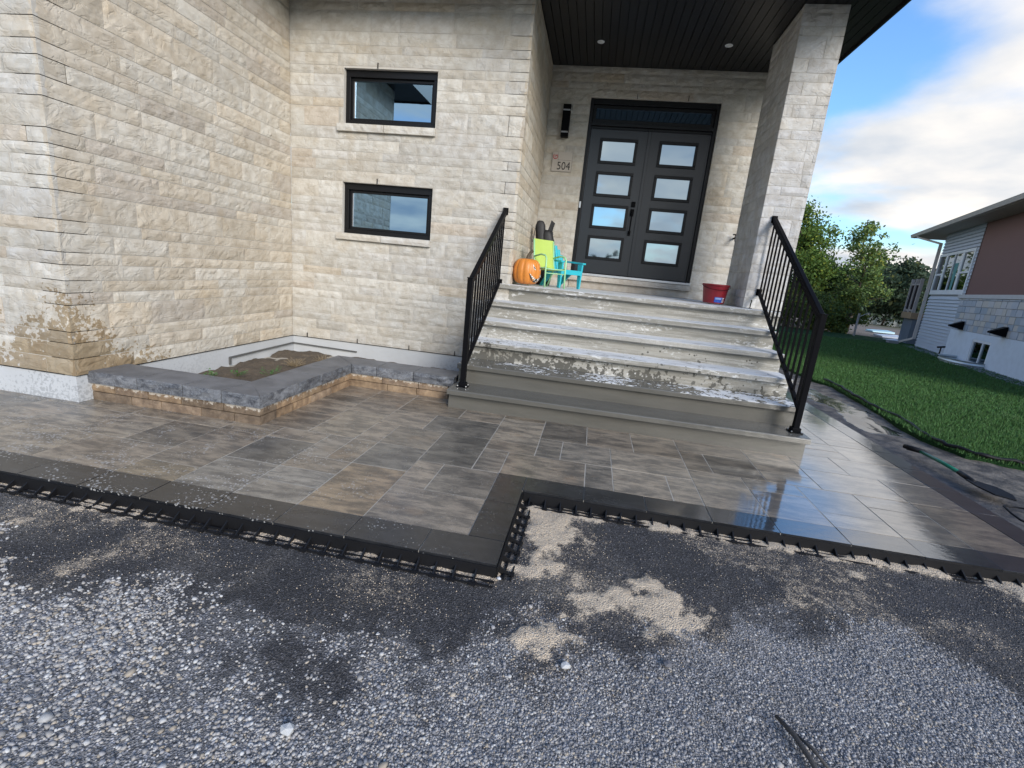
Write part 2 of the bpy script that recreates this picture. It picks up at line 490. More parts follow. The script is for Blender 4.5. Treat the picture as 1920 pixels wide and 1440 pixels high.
def mat_ground():
    n = NT('bare_ground')
    c = n.mix(n.ramp(n.noise(0.08, 5, 0.6), 0.35, 0.65), (0.07, 0.085, 0.03), (0.16, 0.14, 0.10))
    c = n.mix(n.noise(3, 5, 0.6), c, n.mix(1.0, c, (0.6, 0.6, 0.6), 'MULTIPLY'))
    n.set('Base Color', c).set('Roughness', 0.95)
    n.bump(n.noise(4, 6, 0.6), 0.6, 0.05)
    return n.m
gm = MB(); gm.add([(-600, -600, -0.16), (600, -600, -0.16), (600, 60, -0.16), (-600, 60, -0.16)], [(0, 1, 2, 3)])
gm.add([(-600, 60, -0.16), (600, 60, -0.16), (600, 900, -0.9), (-600, 900, -0.9)], [(0, 1, 2, 3)])
tag(gm.build('ground', mat_ground()), kind='structure')

def ptpoly(X, Y, poly):
    inside = np.zeros(X.shape, bool)
    n = len(poly); j = n - 1
    for i in range(n):
        xi, yi = poly[i]; xj, yj = poly[j]
        cnd = ((yi > Y) != (yj > Y)) & (X < (xj - xi) * (Y - yi) / (yj - yi + 1e-12) + xi)
        inside ^= cnd; j = i
    return inside

def segdist(X, Y, poly, closed=True):
    d = np.full(X.shape, 1e9)
    n = len(poly)
    for i in range(n if closed else n - 1):
        ax, ay = poly[i]; bx, by = poly[(i + 1) % n]
        vx, vy = bx - ax, by - ay
        t = np.clip(((X - ax) * vx + (Y - ay) * vy) / (vx * vx + vy * vy + 1e-12), 0, 1)
        d = np.minimum(d, np.hypot(X - ax - t * vx, Y - ay - t * vy))
    return d

GRAVB = [(-3.4, 1.32), (-2.13, 1.29), (-1.77, 1.30), (-1.3, 1.29), (-0.68, 1.26), (-0.45, 1.28), (-0.23, 1.44), (0.08, 1.52), (0.61, 1.82), (1.12, 2.02), (1.31, 2.0), (1.59, 1.97), (1.7, 1.83), (1.9, 1.7), (3.4, 1.5)]
SAND = [
    ([(-0.25, 2.68), (0.01, 2.72), (0.17, 2.42), (0.1, 2.14), (-0.1, 1.99), (-0.25, 2.0)], 1.05),
    ([(-0.17, 1.57), (-0.1, 1.73), (0.02, 1.7), (0.06, 1.85), (0.23, 2.03), (0.48, 2.13), (0.61, 2.01), (0.74, 1.91), (0.70, 1.80), (0.46, 1.72), (0.34, 1.85), (0.18, 1.75), (0.08, 1.55), (0.0, 1.5)], 1.3),
    ([(1.5, 2.68), (1.7, 2.72), (1.61, 2.44), (1.49, 2.46)], 0.9),
    ([(0.66, 2.74), (0.89, 2.74), (0.86, 2.58), (0.7, 2.6)], 0.8),
    ([(2.2, 2.74), (2.6, 2.74), (2.5, 2.5), (2.33, 2.48)], 0.9),
    ([(-2.97, 1.98), (-2.65, 1.97), (-1.9, 1.95), (-1.85, 1.84), (-2.35, 1.79), (-2.55, 1.9)], 1.0),
    ([(-1.15, 1.97), (-0.98, 1.84), (-0.78, 1.97)], 0.8),
    ([(-0.72, 1.95), (-0.66, 1.80), (-0.55, 1.95)], 0.9),
    ([(0.95, 2.74), (1.3, 2.74), (1.25, 2.66), (1.0, 2.68)], 0.7),
    ([(-0.95, 1.72), (-0.7, 1.8), (-0.6, 1.66), (-0.85, 1.62)], 0.35),
]
def ground_fields(X, Y):
    gb = np.interp(X, [p[0] for p in GRAVB], [p[1] for p in GRAVB])
    nz = fbm(X * 4.3, Y * 4.3, 5, 3) - 0.5
    nzf = fbm(X * 17, Y * 17, 4, 91) - 0.5
    grav = np.clip((gb - Y + nz * 0.75 + nzf * 0.35) / 0.34 + 0.45, 0, 1)
    # thin tongue of stone dust across the front left
    sand = np.zeros(X.shape)
    nz2 = fbm(X * 11, Y * 11, 5, 11) - 0.5
    nz3 = fbm(X * 5, Y * 5, 3, 17) - 0.5
    for poly, w in SAND:
        ins = ptpoly(X, Y, poly); d = segdist(X, Y, poly)
        sdist = np.where(ins, d, -d)
        f = np.clip((sdist + nz2 * 0.30 + nz3 * 0.16 + nzf * 0.16 + 0.02) / 0.15, 0, 1) * w
        sand = np.maximum(sand, np.minimum(f, 1.1))
    strip = np.clip((0.10 + nz3 * 0.55 + nz2 * .2) / 0.12, 0, 1)
    edge_l = (X < -0.25) & (Y > 1.84)
    sand = np.maximum(sand, np.where(edge_l, strip * 0.8 * np.clip((Y - 1.84 + nz2 * .1) / .08, 0, 1), 0))
    edge_r = (X > 0.0) & (Y > 2.60)
    sand = np.maximum(sand, np.where(edge_r, strip * 0.9 * np.clip((Y - 2.60 + nz2 * .1) / .06, 0, 1), 0))
    dust = np.clip((fbm(X * 2.3, Y * 2.3, 5, 133) - 0.50) * 4.5, 0, 1) * 0.42 + np.clip((fbm(X * 6, Y * 9, 4, 143) - 0.56) * 6, 0, 1) * 0.2
    halo = np.zeros(X.shape)
    for poly, w in SAND:
        d = np.where(ptpoly(X, Y, poly), 0, segdist(X, Y, poly)); halo = np.maximum(halo, 0.36 * np.clip(1 - d / 0.16, 0, 1))
    sand = np.maximum(sand, np.maximum(dust * (1 - 0.6 * grav), halo))
    return grav, np.clip(sand, 0, 1)

def ground_z(X, Y, sand, grav):
    z = -0.078 + 0.02 * (fbm(X * 1.5, Y * 1.5, 3, 5) - 0.5) + 0.010 * (fbm(X * 9, Y * 9, 3, 6) - 0.5)
    return z + 0.026 * sand * (0.2 + fbm(X * 7, Y * 7, 4, 8)) - 0.004 * grav

def mat_yard():
    n = NT('stone_dust_and_sand')
    base = n.attr()
    a = n.t.nodes.new('ShaderNodeAttribute'); a.attribute_name = 'tone'
    g = n.noise(150, 3, 0.7)
    g2 = n.voro(160, out='Color')
    sp = n.t.nodes.new('ShaderNodeSeparateColor'); n.lk(g2, sp.inputs[0])
    c = n.mix(1.0, base, n.mix(n.ramp(g, 0.3, 0.7), (0.45, 0.45, 0.45), (1.5, 1.5, 1.5)), 'MULTIPLY')
    c = n.mix(n.ramp(sp.outputs[0], 0.80, 0.9, 0, 0.65), c, n.mix(1.0, base, (2.6, 2.6, 2.7), 'MULTIPLY'))
    c = n.mix(n.ramp(sp.outputs[1], 0.7, 0.8, 0, 0.7), c, n.mix(1.0, base, (0.3, 0.3, 0.3), 'MULTIPLY'))
    al = n.math('ADD', a.outputs['Alpha'], n.math('MULTIPLY', n.math('SUBTRACT', n.noise(130, 3, 0.7), 0.5), 1.3))
    al = n.math('ADD', al, n.math('MULTIPLY', n.math('SUBTRACT', n.noise(24, 5, 0.65), 0.5), 0.9))
    sandcol = n.mix(n.noise(40, 6, 0.7), (0.47, 0.37, 0.26), (0.66, 0.55, 0.41))
    c = n.mix(n.ramp(al, 0.34, 0.80), c, sandcol)
    n.set('Base Color', c).set('Roughness', 0.85)
    n.bump(n.math('ADD', n.voro(160), n.math('MULTIPLY', n.noise(60, 4, 0.7), 1.0)), 1.0, 0.006)
    return n.m

xs = np.concatenate([np.linspace(-8, -3.2, 40)[:-1], np.arange(-3.2, 3.0, 0.0125), np.linspace(3.0, 3.4, 12)])
ys = np.concatenate([np.linspace(-6, 0.3, 40)[:-1], np.arange(0.3, 2.86, 0.0125)])
GXX, GYY = np.meshgrid(xs, ys)
gf, sf = ground_fields(GXX, GYY)
GZ = ground_z(GXX, GYY, sf, gf)
dark = np.array([0.043, 0.041, 0.041]); light = np.array([0.22, 0.212, 0.205]); sandc = np.array([0.50, 0.40, 0.29])
mott = fbm(GXX * 2.2, GYY * 2.2, 4, 21)[..., None]
dustn = np.clip((fbm(GXX * 3.1, GYY * 3.1, 5, 33) - 0.56) * 5, 0, 1)[..., None]
Cg = dark * (0.7 + 0.9 * mott)
Cg = Cg * (1 - dustn * 0.6) + np.array([0.15, 0.135, 0.115]) * dustn * 0.6
Cg = Cg * (1 - gf[..., None]) + light * (0.6 + 0.8 * mott) * gf[..., None]
Cg = np.concatenate([Cg, sf[..., None]], -1)
ny, nx = GXX.shape
idx = np.arange(nx * ny).reshape(ny, nx)
F = np.stack([idx[:-1, :-1], idx[:-1, 1:], idx[1:, 1:], idx[1:, :-1]], -1).reshape(-1, 4)
V = np.stack([GXX, GYY, GZ], -1).reshape(-1, 3)
yard = mesh_np('gravel_yard', V, F, mat_yard(), Cg.reshape(-1, 4), smooth=True, kind='structure')

def ico():
    t = (1 + 5 ** .5) / 2
    v = np.array([(-1, t, 0), (1, t, 0), (-1, -t, 0), (1, -t, 0), (0, -1, t), (0, 1, t), (0, -1, -t), (0, 1, -t), (t, 0, -1), (t, 0, 1), (-t, 0, -1), (-t, 0, 1)], float)
    v /= np.linalg.norm(v[0])
    f = np.array([(0, 11, 5), (0, 5, 1), (0, 1, 7), (0, 7, 10), (0, 10, 11), (1, 5, 9), (5, 11, 4), (11, 10, 2), (10, 7, 6), (7, 1, 8), (3, 9, 4), (3, 4, 2), (3, 2, 6), (3, 6, 8), (3, 8, 9), (4, 9, 5), (2, 4, 11), (6, 2, 10), (8, 6, 7), (9, 8, 1)])
    return v, f
def octa():
    v = np.array([(1, 0, 0), (-1, 0, 0), (0, 1, 0), (0, -1, 0), (0, 0, 1), (0, 0, -1)], float)
    f = np.array([(0, 2, 4), (2, 1, 4), (1, 3, 4), (3, 0, 4), (2, 0, 5), (1, 2, 5), (3, 1, 5), (0, 3, 5)])
    return v, f

def scatter(name, X, Y, rad, cols, shape, mat, flat=0.65, rng=None, label=None, zoff=0.1):
    bv, bf = shape
    n = len(X); k = len(bv)
    rng = rng or np.random.RandomState(3)
    g_, s_ = ground_fields(X, Y)
    Z = ground_z(X, Y, s_, g_)
    jit = bv[None] * (1 + rng.uniform(-0.28, 0.28, (n, k, 1)))
    jit = jit * (rad[:, None, None] * rng.uniform(0.7, 1.25, (n, 1, 3)) * np.array([1, 1, flat]))
    a = rng.uniform(0, 6.283, n); ca, sa = np.cos(a)[:, None], np.sin(a)[:, None]
    t = rng.uniform(-0.5, 0.5, n)[:, None]
    x = jit[..., 0] * ca - jit[..., 1] * sa; y = jit[..., 0] * sa + jit[..., 1] * ca; z = jit[..., 2] + x * t
    P = np.stack([x + X[:, None], y + Y[:, None], z + (Z + rad * zoff)[:, None]], -1).reshape(-1, 3)
    F = (bf[None] + (np.arange(n) * k)[:, None, None]).reshape(-1, 3)
    C = np.repeat(cols, k, 0)
    o = mesh_np(name, P, F, mat, C, kind='stuff')
    if label: o['label'] = label
    return o

M['pebble'] = mat_tone('gravel_stone', 0.62, 220, 0.35, 0.002, 120, 0.4, 0.75, 1.25)
rng = np.random.RandomState(5)
N0 = 320000
X = rng.uniform(-3.1, 2.7, N0); Y = rng.uniform(0.55, 2.45, N0)
g_, s_ = ground_fields(X, Y)
pl = fbm(X * 1.3, Y * 1.3, 3, 41)
keep = (rng.rand(N0) < g_ * (0.22 + 1.5 * np.clip((pl - .30) * 2.6, 0, 1))) & ((s_ < 0.5) | (rng.rand(N0) < 0.1)) & (rng.rand(N0) < 0.80) & ((Y < 2.15) & (Y > 0.6))
X, Y, pl = X[keep][:98000], Y[keep][:98000], pl[keep][:98000]
n = len(X)
bigl = np.clip(1.32 - 0.3 * (X + 1.6) + 0.35 * (1.2 - Y), 0.85, 1.7)
rad = (0.0030 + 0.0045 * rng.rand(n) ** 2.6) * bigl
rad[rng.rand(n) < 0.012] *= 1.8
pal = np.array([(0.35, 0.33, 0.305), (0.28, 0.27, 0.265), (0.20, 0.20, 0.21), (0.135, 0.14, 0.155), (0.35, 0.30, 0.235), (0.44, 0.43, 0.41), (0.085, 0.085, 0.09)])
pw_l = np.array([.32, .16, .08, .05, .14, .22, .03]); pw_r = np.array([.14, .24, .26, .16, .06, .06, .08])
mixf = np.clip((X + 1.0) / 1.4, 0, 1)
u = rng.rand(n)
cl = np.cumsum(pw_l / pw_l.sum()); crr = np.cumsum(pw_r / pw_r.sum())
idl = np.searchsorted(cl, u).clip(0, 6); idr = np.searchsorted(crr, u).clip(0, 6)
pick = np.where(rng.rand(n) < mixf, idr, idl)
C = pal[pick] * (0.75 + 0.5 * rng.rand(n, 1))
scatter('gravel_stones', X, Y, rad, C, ico(), M['pebble'], 0.7, rng, 'loose grey and pale crushed gravel in the foreground')
N1 = 90000
X = rng.uniform(-3.1, 2.9, N1); Y = rng.uniform(0.9, 2.75, N1)
g_, s_ = ground_fields(X, Y)
inyard = (Y < 1.93) | ((X > -0.24) & (Y < 2.7))
den = np.clip(0.45 + 1.2 * (fbm(X * 2.5, Y * 2.5, 4, 61) - 0.45), 0.1, 1)
keep = inyard & (rng.rand(N1) < den * (1 - 0.5 * g_)) & ((s_ < 0.5) | (rng.rand(N1) < 0.12))
X, Y = X[keep], Y[keep]; n = len(X)
rad = 0.0018 + 0.0030 * rng.rand(n) ** 2
pal2 = np.array([(0.05, 0.05, 0.055), (0.035, 0.036, 0.04), (0.09, 0.09, 0.10), (0.16, 0.16, 0.165), (0.3, 0.29, 0.27)])
pick = np.searchsorted(np.cumsum([.40, .26, .20, .10, .04]), rng.rand(n)).clip(0, 4)
C = pal2[pick] * (0.7 + 0.6 * rng.rand(n, 1))
scatter('crushed_stone_dust', X, Y, rad, C, octa(), M['pebble'], 0.8, rng, 'dark crushed stone dust beside the patio edge')
# loose sand crumbs
N2 = 60000
X = rng.uniform(-3.1, 2.8, N2); Y = rng.uniform(1.4, 2.76, N2)
g_, s_ = ground_fields(X, Y)
inyard = (Y < 1.96) | ((X > -0.24) & (Y < 2.73))
keep = inyard & (rng.rand(N2) < np.clip(s_ * 0.8 + 0.03, 0, 1))
X, Y = X[keep], Y[keep]; n = len(X)
C = np.array([0.56, 0.455, 0.33]) * (0.8 + 0.4 * rng.rand(n, 1))
scatter('sand_crumbs', X, Y, 0.0015 + 0.0022 * rng.rand(n) ** 2, C, octa(), M['pebble'], 0.8, rng, 'coarse beige jointing sand spilled along the edging')

# ------------------------------------------------------------------ mud strip, puddle
def mat_mud():
    n = NT('wet_mud')
    p = n.sep()
    c = n.mix(n.ramp(n.noise(6, 8, 0.7), 0.38, 0.62), (0.045, 0.041, 0.038), (0.18, 0.155, 0.125))
    c = n.mix(n.ramp(n.noise(70, 3, 0.6), 0.55, 0.7, 0, 0.5), c, (0.2, 0.18, 0.15))
    # puddle lies in the tyre rut between the pavers and the lawn
    wx = n.math('ADD', p[0], n.math('MULTIPLY', n.math('SUBTRACT', n.noise(2.2, 4, 0.6, n.pos((1, 0.5, 1))), 0.5), 0.65))
    dd = n.math('ABSOLUTE', n.math('SUBTRACT', wx, 3.43))
    yr = n.math('MULTIPLY', n.ramp(p[1], 5.3, 5.9), n.ramp(p[1], 7.2, 8.4, 1, 0.3))
    pd = n.math('MULTIPLY', n.ramp(n.math('ADD', dd, n.math('MULTIPLY', n.math('SUBTRACT', n.noise(7, 4, 0.6, n.pos((1.5, 0.5, 1))), 0.5), 0.24)), 0.16, 0.19, 1, 0), n.ramp(yr, 0.4, 0.6))
    damp = n.ramp(p[0], 3.0, 3.5, 1, 0)
    c = n.mix(pd, c, (0.03, 0.03, 0.032))
    c = n.mix(n.math('MULTIPLY', damp, 0.5), c, (0.04, 0.04, 0.05))
    n.set('Base Color', c)
    n.set('Roughness', n.math('SUBTRACT', n.math('SUBTRACT', 0.8, n.math('MULTIPLY', damp, 0.3)), n.math('MULTIPLY', pd, 0.5), clamp=True))
    b = n.t.nodes.new('ShaderNodeBump'); b.inputs['Distance'].default_value = 0.02
    n.lk(n.math('ADD', n.noise(16, 6, 0.65), n.math('MULTIPLY', n.noise(90, 3), 0.3)), b.inputs['Height'])
    n.lk(n.math('SUBTRACT', 0.9, n.math('MULTIPLY', pd, 0.895)), b.inputs['Strength'])
    n.lk(b.outputs[0], n.b.inputs['Normal'])
    n.lk(n.math('SUBTRACT', n.math('SUBTRACT', 0.85, n.math('MULTIPLY', damp, 0.12)), n.math('MULTIPLY', pd, 0.78), clamp=True), n.b.inputs['Roughness'])
    return n.m
xs = np.linspace(2.7, 4.9, 74); ys = np.concatenate([np.linspace(0.6, 9.5, 260), np.linspace(9.6, 26, 40)])
AX, AY = np.meshgrid(xs, ys)
AZ = -0.055 + 0.05 * (fbm(AX * 3, AY * 2, 4, 71) - 0.5) + 0.03 * np.clip((AX - 3.3) / 0.6, 0, 1)
AZ += np.where(AY < 3.2, -0.02 * np.clip((3.2 - AY), 0, 1.0), 0)
AZ = np.where(AX < 2.95, np.minimum(AZ, -0.05), AZ)
rutm = np.exp(-((AX - 3.43) / 0.3) ** 2)
AZ = AZ * (1 - 0.85 * rutm) + (-0.035) * 0.85 * rutm
ny, nx = AX.shape; idx = np.arange(nx * ny).reshape(ny, nx)
F = np.stack([idx[:-1, :-1], idx[:-1, 1:], idx[1:, 1:], idx[1:, :-1]], -1).reshape(-1, 4)
mud = mesh_np('mud_path', np.stack([AX, AY, AZ], -1).reshape(-1, 3), F, mat_mud(), smooth=True, kind='structure')

# ------------------------------------------------------------------ lawn
LEDGE = [(3.72, 26.0), (3.78, 14.0), (3.84, 8.67), (3.98, 8.2), (3.88, 7.34), (3.74, 6.27), (3.66, 5.53), (3.74, 5.02), (4.17, 4.82), (4.9, 4.45), (6.0, 4.1), (12.0, 3.6)]
def mat_lawn():
    n = NT('lawn_soil_and_thatch')
    c = n.mix(n.ramp(n.noise(1.3, 5, 0.6), 0.3, 0.7), (0.022, 0.066, 0.020), (0.038, 0.102, 0.030))
    c = n.mix(n.ramp(n.noise(55, 4, 0.7), 0.35, 0.65), n.mix(1.0, c, (0.45, 0.5, 0.45), 'MULTIPLY'), c)
    n.set('Base Color', c).set('Roughness', 0.9)
    n.b.inputs['Specular IOR Level'].default_value = 0.15
    n.bump(n.noise(60, 4, 0.7), 0.9, 0.03)
    return n.m
def lawn_xmin(y):
    # left/front boundary of the lawn for a given y (only the stretch above y=5)
    P = sorted([(p[1], p[0]) for p in LEDGE[:8]])
    return np.interp(y, [p[0] for p in P], [p[1] for p in P])
lb = MB()
top = [(x, y, 0.015) for x, y in LEDGE] + [(14, 3.0, 0.0), (14.5, 22.5, 0.0), (11.5, 23.2, 0.0), (3.6, 26.0, 0.0)]
# triangulated fan around an inner point by strips
import mathutils.geometry as mg
tris = mg.tessellate_polygon([[Vector((p[0], p[1], 0)) for p in top]])
lb.add(top + [(p[0], p[1], -0.12) for p in top], [tuple(t) for t in tris] + [(i, (i + 1) % len(top), len(top) + (i + 1) % len(top), len(top) + i) for i in range(len(top))])
tag(lb.build('lawn', mat_lawn()), kind='structure')
def mat_blade():
    n = NT('grass_blade')
    n.set('Base Color', n.mix(n.noise(0.9, 4), n.mix(1.0, n.attr(), (0.75, 0.8, 0.7), 'MULTIPLY'), n.mix(1.0, n.attr(), (1.2, 1.15, 1.1), 'MULTIPLY')))
    n.set('Roughness', 0.55); n.b.inputs['Specular IOR Level'].default_value = 0.25
    return n.m
rng = np.random.RandomState(9)
NB = 420000
yy = 3.7 + (rng.rand(NB) ** 1.9) * 16
xx = 3.55 + (rng.rand(NB) ** 1.4) * (1.5 + 0.62 * yy)
poly2 = [(p[0], p[1]) for p in top]
ins = ptpoly(xx + (rng.rand(NB) - .5) * 0.07, yy + (rng.rand(NB) - .5) * 0.07, poly2)
xx, yy = xx[ins], yy[ins]; nb_ = len(xx)
h = rng.uniform(0.018, 0.042, nb_) * (0.9 + 0.5 * fbm(xx * 2, yy * 2, 3, 5)); w = rng.uniform(0.0018, 0.0034, nb_) * (1 + yy / 9)
a = rng.uniform(0, math.pi, nb_); l = rng.uniform(0.0, 0.035, nb_); la = rng.uniform(0, 6.283, nb_)
P = np.zeros((nb_, 3, 3))
P[:, 0] = np.stack([xx - np.cos(a) * w, yy - np.sin(a) * w, np.full(nb_, 0.01)], -1)
P[:, 1] = np.stack([xx + np.cos(a) * w, yy + np.sin(a) * w, np.full(nb_, 0.01)], -1)
P[:, 2] = np.stack([xx + np.cos(la) * l, yy + np.sin(la) * l, 0.012 + h], -1)
Cc = np.array([0.048, 0.128, 0.038]) * rng.uniform(0.6, 1.5, (nb_, 1)) + np.array([0.02, 0.012, 0]) * rng.rand(nb_, 1)
o = mesh_np('grass', P.reshape(-1, 3), np.arange(nb_ * 3).reshape(-1, 3), mat_blade(), np.repeat(Cc, 3, 0), kind='stuff')
o['label'] = 'short dark green turf of the side lawn'

# far bank, pond
pw = NT('pond_water'); pw.set('Base Color', (0.05, 0.055, 0.05, 1)).set('Roughness', 0.12); pw.bump(pw.noise(1.2, 3, 0.5, pw.pos((0.4, 1, 1))), 0.3, 0.1)
wb = MB(); wb.add([(5, 44, -0.13), (60, 37, -0.13), (75, 60, -0.13), (5, 74, -0.13)], [(0, 1, 2, 3)])
tag(wb.build('pond', pw.m), kind='structure')
bb = MB(); bb.add([(3.0, 24.2, -0.10), (15.8, 22.2, -0.10), (30, 33, -0.14), (4, 43.5, -0.14)], [(0, 1, 2, 3)])
tag(bb.build('dirt_bank', simple('bank_dirt', (0.17, 0.135, 0.105), 0.95, 0, 0.8, 8, 0.4, 1.2, bdist=0.05)), kind='structure')

# ------------------------------------------------------------------ patio pavers on the measured grid
patio = tag(empty('patio', (0, 0, 0)), kind='structure')
bs = MB()
def gx(i): return GX + UX * i
def gy(j): return GY + UY * j
bs.box(gx(-26), gx(1) - 0.004, gy(-1) + 0.004, gy(4), -0.075, -0.0018)
bs.box(gx(-26), gx(18) - 0.004, gy(4), gy(34), -0.075, -0.0018)
bs.box(gx(1) - 0.004, gx(18) - 0.004, gy(3) + 0.004, gy(4), -0.075, -0.0018)
bsm = simple('joint_sand', (0.38, 0.35, 0.295), 0.9, 0, 0.5, 150, 0.3, 12)
bs.build('joint_sand_bed', bsm, patio)
SL = """7,10,9,11 7,8,7,9 8,10,7,9 7,9,4,7 9,11,6,7 9,11,4,6 10,12,10,12 10,12,8,10 10,12,7,8 12,15,7,9 12,14,9,11 14,17,9,11 15,17,7,9
11,13,5,7 11,13,4,5 13,15,6,7 13,15,4,6 15,17,4,7 12,15,11,12 12,15,12,13 12,15,13,16 15,17,11,13 15,17,13,14 15,17,14,17 15,17,17,19 12,15,16,19
5,7,10,11 5,7,8,10 3,5,8,11 1,3,8,11 1,2,6,8 2,4,6,8 4,7,6,8 4,6,4,6 6,7,4,6 3,4,4,6 0,3,4,6 -1,1,10,11 -1,1,7,10 -1,1,6,7 -1,0,4,6
-3,-1,9,11 -4,-1,7,9 -3,-1,4,7 -6,-3,9,11 -6,-4,7,9 -6,-5,5,7 -5,-3,5,7 -5,-3,3,5 -5,-3,0,3 -8,-6,8,11 -8,-6,5,8 -10,-8,5,7 -10,-8,7,9
-9,-7,4,5 -7,-6,3,5 -6,-5,3,5 -7,-5,2,3 -7,-5,1,2 -7,-5,0,1 -3,-2,2,4 -2,0,2,4 -3,0,0,2 -9,-7,2,4 -9,-7,0,2 -11,-9,1,4 -11,-9,0,1 -13,-11,2,4 -14,-11,0,2 -15,-13,2,4 -17,-14,0,2
-11,-9,4,5 -13,-11,4,5 -15,-13,4,5 -17,-15,2,4"""
slabs = [tuple(int(q) for q in s.split(',')) for s in SL.split()]
occ = {}
for k, (a, b, c, d) in enumerate(slabs):
    for i in range(a, b):
        for j in range(c, d): occ[(i, j)] = k
def region(i, j):
    if j == 11 and -10 <= i < -4: return True
    if j >= 11 and i < 12: return False
    if i < -10 and j >= 5: return False
    if i < 0: return -24 <= i and 0 <= j < 11
    if i < 12: return 4 <= j < 11
    return i < 17 and 4 <= j < 34
for j in range(0, 34):
    for i in range(-24, 17):
        if region(i, j) and (i, j) not in occ:
            for (w_, h_) in random.sample([(3, 2), (2, 3), (2, 2), (2, 1)], 4) + [(1, 1), ]:
                if all(region(i + a, j + b) and (i + a, j + b) not in occ for a in range(w_) for b in range(h_)):
                    for a in range(w_):
                        for b in range(h_): occ[(i + a, j + b)] = len(slabs)
                    slabs.append((i, i + w_, j, j + h_)); break
ptones = [(0.185, 0.158, 0.128), (0.205, 0.178, 0.146), (0.155, 0.138, 0.118), (0.195, 0.168, 0.140), (0.172, 0.156, 0.138), (0.225, 0.198, 0.166)]
special = {(-5, -3, 0, 3): (0.235, 0.18, 0.125), (0, 3, 4, 6): (0.20, 0.17, 0.14), (-3, 0, 0, 2): (0.20, 0.175, 0.15), (-3, -1, 4, 7): (0.105, 0.10, 0.092), (-1, 1, 10, 11): (0.15, 0.125, 0.10),
           (-9, -7, 2, 4): (0.11, 0.106, 0.10), (-7, -5, 0, 1): (0.20, 0.185, 0.165), (-7, -5, 1, 2): (0.215, 0.205, 0.19), (-4, -1, 7, 9): (0.125, 0.118, 0.108), (1, 3, 8, 11): (0.12, 0.108, 0.095), (-5, -3, 3, 5): (0.14, 0.132, 0.12), (-11, -9, 0, 1): (0.20, 0.165, 0.12), (-9, -7, 0, 2): (0.19, 0.18, 0.165)}
def paver(name, x0, x1, y0, y1, tone, top=0.0, depth=0.058, g=0.0036):
    x0 += g; x1 -= g; y0 += g; y1 -= g
    m = MB().col(tone); ch = 0.0006
    dz = [random.uniform(-0.0012, 0.0012) for _ in range(4)]
    jx = [random.uniform(-0.0012, 0.0012) for _ in range(4)]
    c = [(x0, y0), (x1, y0), (x1, y1), (x0, y1)]
    c = [(p[0] + q, p[1] + q) for p, q in zip(c, jx)]
    ci = [(x0 + ch, y0 + ch), (x1 - ch, y0 + ch), (x1 - ch, y1 - ch), (x0 + ch, y1 - ch)]
    ox, oy = (x0 + x1) / 2, (y0 + y1) / 2
    vs = [(p[0], p[1], top - depth) for p in c] + [(p[0], p[1], top - ch + z) for p, z in zip(c, dz)] + [(p[0], p[1], top + z) for p, z in zip(ci, dz)]
    m.add(vs, [(0, 1, 5, 4), (1, 2, 6, 5), (2, 3, 7, 6), (3, 0, 4, 7), (4, 5, 9, 8), (5, 6, 10, 9), (6, 7, 11, 10), (7, 4, 8, 11), (8, 9, 10, 11)])
    return m.build(name, M['paver'], patio, loc=(ox, oy, top))
for s in slabs:
    q_ = random.uniform(0.92, 1.22); t = special.get(s) or tuple(v * q_ for v in random.choice(ptones))
    t = (t[0] * 1.02, t[1] * 1.0, t[2] * 0.94)
    paver('paver', gx(s[0]), gx(s[1]), gy(s[2]), gy(s[3]), t)
# charcoal border slabs
def bt(): 
    q = random.uniform(0.8, 1.2); return (0.015 * q, 0.0162 * q, 0.019 * q)
bord = []
i = -25
while i < -1:
    bord.append((i, i + 2, -1, 0)); i += 2
bord += [(-1, 1, -1, 0), (0, 1, 0, 2), (0, 1, 2, 4), (1, 3, 3, 4)]
for i in range(3, 17, 2): bord.append((i, min(i + 2, 17), 3, 4))
for j in range(3, 33, 2): bord.append((17, 18, j, j + 2))
for s in bord:
    paver('border_paver', gx(s[0]), gx(s[1]), gy(s[2]), gy(s[3]), bt(), 0.0015, 0.062, 0.0018)

